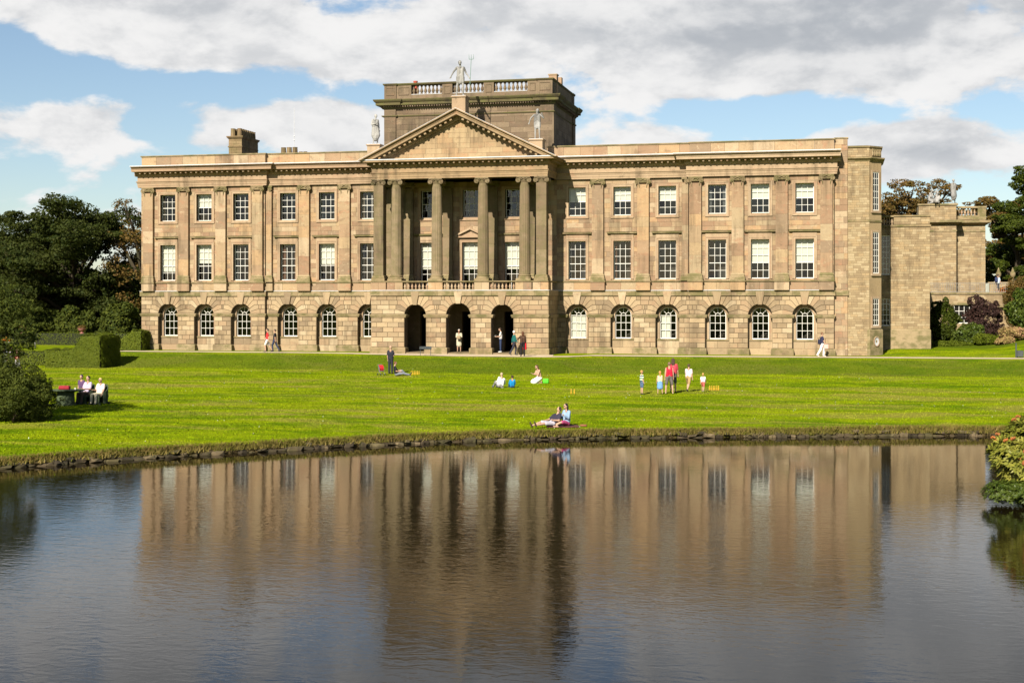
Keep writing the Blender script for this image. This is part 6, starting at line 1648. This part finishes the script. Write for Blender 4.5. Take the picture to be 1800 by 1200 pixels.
# pushchair beside the standing man
pc = thing('pushchair', 'red and grey folding pushchair on the lawn beside the man in black', 'pushchair', (-1.95, -15.6, land_z(-1.95, -15.6)), FC+.5); pc.scale = (.66, .66, .66)
m = MB()
for s in (-.22, .22): m.tube([(s, -.35, .10), (s, .0, .45), (s, .30, .98), (s*.9, .42, 1.02)], .014, 6); m.tube([(s, .35, .10), (s, .0, .45), (s, -.2, .75)], .014, 6)
m.tube([(-.20, .42, 1.02), (.20, .42, 1.02)], .018, 6); m.build('frame', colm((.25, .26, .27), .4), pc)
m = MB(); m.box(-.20, .20, -.22, .10, .40, .46); m.add([(-.2, .08, .44), (.2, .08, .44), (.2, .28, .92), (-.2, .28, .92), (-.2, .12, .42), (.2, .12, .42), (.2, .32, .90), (-.2, .32, .90)], [(0, 1, 2, 3), (4, 7, 6, 5), (0, 4, 5, 1), (3, 2, 6, 7), (0, 3, 7, 4), (1, 5, 6, 2)]); m.build('seat', colm((.10, .11, .13)), pc)
m = MB()
for k in range(5):
    a0, a1 = R(10+k*22), R(10+(k+1)*22); q = lambda a: (.30-.42*math.sin(a), .62+.36*math.cos(a)-.0)
    (y0, z0), (y1, z1) = q(a0), q(a1); m.add([(-.22, y0, z0+.02), (.22, y0, z0+.02), (.22, y1, z1+.02), (-.22, y1, z1+.02), (-.22, y0, z0), (.22, y0, z0), (.22, y1, z1), (-.22, y1, z1)], [(0, 1, 2, 3), (4, 7, 6, 5), (0, 4, 5, 1), (3, 2, 6, 7), (0, 3, 7, 4), (1, 5, 6, 2)])
m.build('canopy', colm((.50, .02, .025)), pc)
for s in (-.24, .24):
    for y in (-.36, .36):
        w = MB(); w.tube([(-.018, 0, 0), (.018, 0, 0)], .10, 12); w.build('wheel', colm((.03, .03, .03)), pc, (s, y, .10))
# sign board on two legs before the portico
sg_ = thing('information_board', 'small dark sloping sign on two thin legs before the portico', 'sign', (-1.75, -6.45, land_z(-1.75, -6.45)), FC)
MB().add([(-.42, -.12, .46), (.42, -.12, .46), (.42, .10, .64), (-.42, .10, .64), (-.42, -.10, .44), (.42, -.10, .44), (.42, .12, .62), (-.42, .12, .62)], [(0, 1, 2, 3), (4, 7, 6, 5), (0, 4, 5, 1), (3, 2, 6, 7), (0, 3, 7, 4), (1, 5, 6, 2)]).build('panel', M['iron'], sg_)
for s in (-.36, .36): MB().box(s-.018, s+.018, -.01, .03, 0, .52).build('leg', M['iron'], sg_)
# --- couple by the water
bl = MB(); nb = 8
bl.add([(x, y, .012+.012*math.sin(x*7+y*5)) for y in np.linspace(-.65, .65, nb) for x in np.linspace(-1.0, 1.0, nb)], [(j*nb+i, j*nb+i+1, (j+1)*nb+i+1, (j+1)*nb+i) for j in range(nb-1) for i in range(nb-1)])
cz = Vector((16.1, -47.75)); bl.v = [(x*.62, y*.75, z) for x, y, z in bl.v]; b_ = bl.build('picnic_blanket', colm((.11, .045, .035)), None, (cz.x, cz.y, land_z(cz.x, cz.y)+.02)); b_.rotation_euler = (0, 0, math.atan2(CR.y, CR.x)); sm = b_.modifiers.new('thickness', 'SOLIDIFY'); sm.thickness = .012
tag(b_, 'dark red picnic blanket under the couple at the water edge', 'blanket')
hh = person('dark-haired man in black and white t-shirt reclining by the water', (15.72, -48.0), facing(-.85, -.55), 1.66, pose(LEAN, torso=(-.15, .62, .62), L=((.35, -.45, -.8), (-.2, -1, .15)), head=(.2, .2, 1)), (.035, .03, .05), 'tee', (.45, .42, .48), 'shorts', (.03, .022, .018), 'short', (.07, .04, .03), z=land_z(15.72, -48.0)+.03)
hh = person('woman with long dark hair in denim shirt sitting by the water', (16.22, -47.65), facing(-.8, -.6), 1.60, pose(SITG, torso=(0, .05, 1), L=((.2, -.35, -1), (-.1, -1, .6)), LL=((.25, -1, .15), (-.5, -.3, -.25)), RL=((-.25, -1, .15), (.5, -.3, -.25))), (.25, .36, .50), 'long', (.40, .06, .16), 'shorts', (.025, .018, .015), 'long', (.5, .3, .22), glasses=True, z=land_z(16.22, -47.65)+.03)
sh_ = bag('sandals', 'brown leather sandals on the grass right of the woman in denim', 'shoes', (16.85, -47.4, land_z(16.85, -47.4)+.04), (.26, .12, .07), (.25, .09, .05), False)
# --- wicker table and chairs on the left
M['wicker'] = stone('green_wicker', [(.115, .15, .085), (.085, .12, .065), (.15, .18, .11)], stain=(.03, .04, .025), stain_amt=.7)
def armchair(label, xy, rz):
    c = thing('wicker_armchair', label, 'chair', (xy[0], xy[1], land_z(*xy)), rz, 'green wicker chairs round the lawn table')
    MB().box(-.30, .30, -.33, .26, .34, .43).build('seat', M['wicker'], c)
    m = MB(); pts = []
    for k in range(13):
        a = R(-20+k*220/12); x, y = .36*math.cos(a), .34*math.sin(a)-.02; h = .62+.30*max(0, math.sin(a))**1.2
        pts.append((x, y, h))
    v = []; 
    for (x, y, h) in pts: v += [(x, y, .05), (x*1.04, y*1.04, h), (x*1.14, y*1.14, h), (x*1.10, y*1.10, .05)]
    f = []
    for k in range(12):
        for q in range(4): f.append((k*4+q, (k+1)*4+q, (k+1)*4+(q+1) % 4, k*4+(q+1) % 4))
    f += [(0, 1, 2, 3), (51, 50, 49, 48)]; m.add(v, f); m.build('backrest', M['wicker'], c)
    MB().box(-.31, .31, -.36, -.32, .04, .345).build('front_panel', M['wicker'], c)
    for s in (-1, 1):
        for y in (-.34, .24): MB().box(s*.33-.03, s*.33+.03, y-.03, y+.03, 0, .12).build('leg', M['wicker'], c)
    return c
tp = Vector((-8.2, -41.2))+CR*-.45+CF*-.9; tz = land_z(*tp)
tb_ = thing('wicker_table', 'oval green wicker garden table on the lawn at left', 'table', (tp.x, tp.y, tz), math.atan2(CR.y, CR.x))
m = MB().lathe([(.62, .66), (.70, .68), (.71, .71), (.69, .73)], seg=24); m.v = [(x*1.25, y*.8, z) for x, y, z in m.v]; m.build('tabletop', M['wicker'], tb_)
m = MB().lathe([(.42, 0), (.42, .06), (.36, .08), (.33, .60), (.40, .66)], seg=18); m.v = [(x*1.2, y*.8, z) for x, y, z in m.v]; m.build('pedestal', M['wicker'], tb_)
c1 = tp+CR*-1.15+CF*-.55; armchair('green wicker armchair left of the table, close to the yew bush', c1, facing(1, .3))
c2 = tp+CR*.75+CF*.75; armchair('green wicker armchair behind the table with the man in it', c2, facing(-.5, -.9))
c3 = tp+CR*1.45+CF*.45; armchair('green wicker armchair right of the table with the blonde woman in it', c3, facing(-.5, -.9))
person('man in mauve shirt and brown trousers sitting at the garden table', tuple(c2), facing(-.5, -.9), 1.75, CHAIR, (.46, .38, .50), 'tee', (.12, .085, .06), 'trousers', (.04, .025, .02), 'short', z=tz)
person('blonde woman in pale pink top sitting in the right wicker chair', tuple(c3), facing(-.4, -.9), 1.66, pose(CHAIR, head=(0, -.35, 1), L=((.3, -.4, -.8), (.1, -.6, -.7))), (.70, .55, .50), 'tee', (.62, .56, .40), 'trousers', (.66, .47, .18), 'short', z=tz, glasses=True)
person('boy in purple cap leaning on the man at the garden table', tuple(tp+CR*.42+CF*1.0), facing(-.3, -.9), 1.30, STAND, (.10, .05, .12), 'tee', (.05, .05, .07), 'shorts', (.05, .02, .07), 'short', child=True)
person('person in patterned white hat sitting in the left chair half hidden by the yew', tuple(c1), facing(1, .4), 1.68, CHAIR, (.12, .06, .04), 'long', (.1, .09, .08), 'trousers', (.68, .62, .52), 'short', z=tz)
cu = MB().lathe([(.03, 0), (.045, .08), (.048, .085)], seg=10).build('cup', M['white'], None, (tp.x+CR.x*.45, tp.y+CR.y*.45, tz+.732)); tag(cu, 'white cup on the right side of the wicker table', 'cup')
bag('shoulder_bag', 'dark red soft bag lying on the wicker table', 'bag', (tp.x-CR.x*.05, tp.y-CR.y*.05, tz+.82), (.52, .26, .18), (.28, .02, .03), False, .2)
# --- group seen through the gap under the yew tree, and a walker on the terrace
person('person in blue jeans walking behind the gap in the yew', (-27.2, -17.5), FR, 1.75, WALK, (.30, .25, .28), 'long', (.05, .08, .16), 'trousers')
person('person in red top and pale skirt behind the gap in the yew', (-26.7, -17.6), FL, 1.62, WALK, (.40, .06, .05), 'tee', (.62, .60, .58), 'skirt', (.3, .2, .12), 'long')
person('person in pale grey jacket leftmost behind the gap in the yew', (-27.8, -17.4), FC, 1.70, STAND, (.42, .42, .44), 'long', (.08, .08, .10), 'trousers')
hh = person('walker in pale blue shirt and black shorts on the upper terrace', (39.9, 25.9), FR+.3, 1.72, WALK, (.45, .52, .58), 'tee', (.03, .03, .04), 'shorts', (.06, .04, .03), 'short', (.6, .6, .6), z=4.43)
bag('backpack', 'dark blue rucksack worn by the walker on the terrace', 'bag', hh['back']+V3(0, 0, .02), (.26, .26, .44), (.03, .04, .10), False)
# --- statues
ST = M['statue']
def draped(obj_xy, z, rz, H, P, label, botk='skirt', hairk='short', topk=None, **kw):
    h = person(label, obj_xy, rz, H, P, topk=topk, bot=(1, 1, 1), botk=botk, hairk=hairk, z=z, statue=ST, name='statue', cat='statue', group='lead statues on the roofline', **kw)
    return h
hN = draped((PC+.02, -3.0), 18.62, facing(.15, -1), 2.55, pose(L=((.45, .1, -1), (.35, -.35, -.6)), R=((-.75, 0, -1), (-.55, -.2, -1)), LL=((.10, -.12, -1), (.02, .08, -1)), RL=((-.16, .02, -1), (-.1, .04, -1)), head=(-.15, -.1, 1)), 'bearded lead statue with trident at the peak of the pediment')
tri = thing('trident', 'thin green-grey trident held by the central roof statue', 'trident', tuple(hN['L'])); lp = hN['L']
m = MB(); m.tube([(0, 0, -.95), (.12, 0, 1.35)], .022, 6)
for q in (-.16, 0, .16): m.tube([(.12+q, 0, 1.35), (.12+q*1.05, 0, 1.70)], [.022, .01], 5)
m.tube([(-.04, 0, 1.35), (.28, 0, 1.35)], .02, 5); m.build('shaft', plain('verdigris', (.10, .17, .14), .6), tri)
draped((-6.75, -2.6), 15.35, facing(.5, -.9), 2.2, pose(R=((-.2, -.05, -1), (.5, -.6, .2)), L=((.2, .05, -1), (.05, -.2, -1)), LL=((.1, -.2, -1), (0, .2, -1)), head=(.15, -.1, 1)), 'draped lead statue at the left end of the pediment', 'dress', 'short', 'tank')
draped((5.45, -2.6), 15.42, facing(-.1, -1), 2.15, pose(L=((.6, -.1, -.6), (-.25, -.5, .7)), R=((-.7, 0, -.7), (-.3, -.2, -.9)), LL=((.12, -.25, -1), (.0, .3, -1)), head=(.1, -.1, 1)), 'lead statue of a huntress in short tunic at the right end of the pediment', 'skirt', 'long', 'tank')
draped((36.35, 27.3), 12.38, facing(.4, -.9), 2.1, pose(L=((.2, -.2, -1), (-.4, -.6, .3)), RL=((-.16, -.3, -1), (0, .4, -1))), 'tall pale statue standing on the corner of the east block roof', 'dress', 'short', 'tank')
draped((34.9, 27.4), 12.38, facing(-.2, -1), 2.0, pose(SITG, torso=(.2, .1, 1), R=((-.3, -.2, -.5), (.4, -.5, .8))), 'pale seated statue in the group on the east block roof', 'dress', 'long', 'tank')
draped((34.5, 27.5), 12.38, facing(.6, -.8), 2.1, pose(KNEEL, L=((.5, -.4, .3), (.2, -.4, .8))), 'pale kneeling statue in the group on the east block roof', 'skirt', 'short', 'tank')
# --- west garden: planter, urns, croquet hoops
def planter(label, x, y, z, s, flower):
    p = thing('flower_urn', label, 'urn', (x, y, z)); p.scale = (s, s, s)
    MB().lathe([(.30, 0), (.30, .08), (.16, .14), (.14, .24), (.40, .42), (.52, .62), (.58, .66), (.58, .72), (.50, .72)], seg=16).build('bowl', M['lead'] if s > .8 else colm((.30, .12, .10)), p)
    rs_ = np.random.RandomState(int(abs(x*10))); Vv, Ff = leaf_cloud(np.array([(0, 0, .85)]), np.array([(.55, .55, .28)]), 700, .07, rs_, .6, shell=.5); ob('flowers', np_mesh('flowers', Vv, Ff, flower), p)
planter('white bowl planter full of orange flowers on the left garden lawn', -44.6, 8.6, land_z(-44.6, 8.6), .95, M['leaf_orange'])
planter('red clay urn before the long hedge under the tallest left tree', -49.7, 19.2, -.4+1.15, .7, M['leaf_rust'])
planter('red clay urn before the long hedge beside the scooped hedge', -43.4, 19.2, -.4+1.15, .7, M['leaf_rust'])
for i, (x, y, lab) in enumerate(((-48.6, 10.5, 'white croquet hoop left of the orange flower planter'), (-44.0, 12.0, 'white croquet hoop right of the orange flower planter'))):
    h = MB().tube([(-.14, 0, 0), (-.14, 0, .46), (0, 0, .52), (.14, 0, .46), (.14, 0, 0)], .022, 5).build('croquet_hoop', M['white'], None, (x, y, land_z(x, y))); tag(h, lab, 'hoop', 'croquet hoops')
# bench end at far right
bn = thing('bin_post', 'small dark post and box at the right end of the path', 'post', (38.1, -1.6, land_z(38.1, -1.6)))
MB().box(-.04, .04, -.04, .04, 0, 1.0).build('post', M['iron'], bn); MB().box(.05, .45, -.2, .2, .1, .5).build('box', M['iron'], bn)
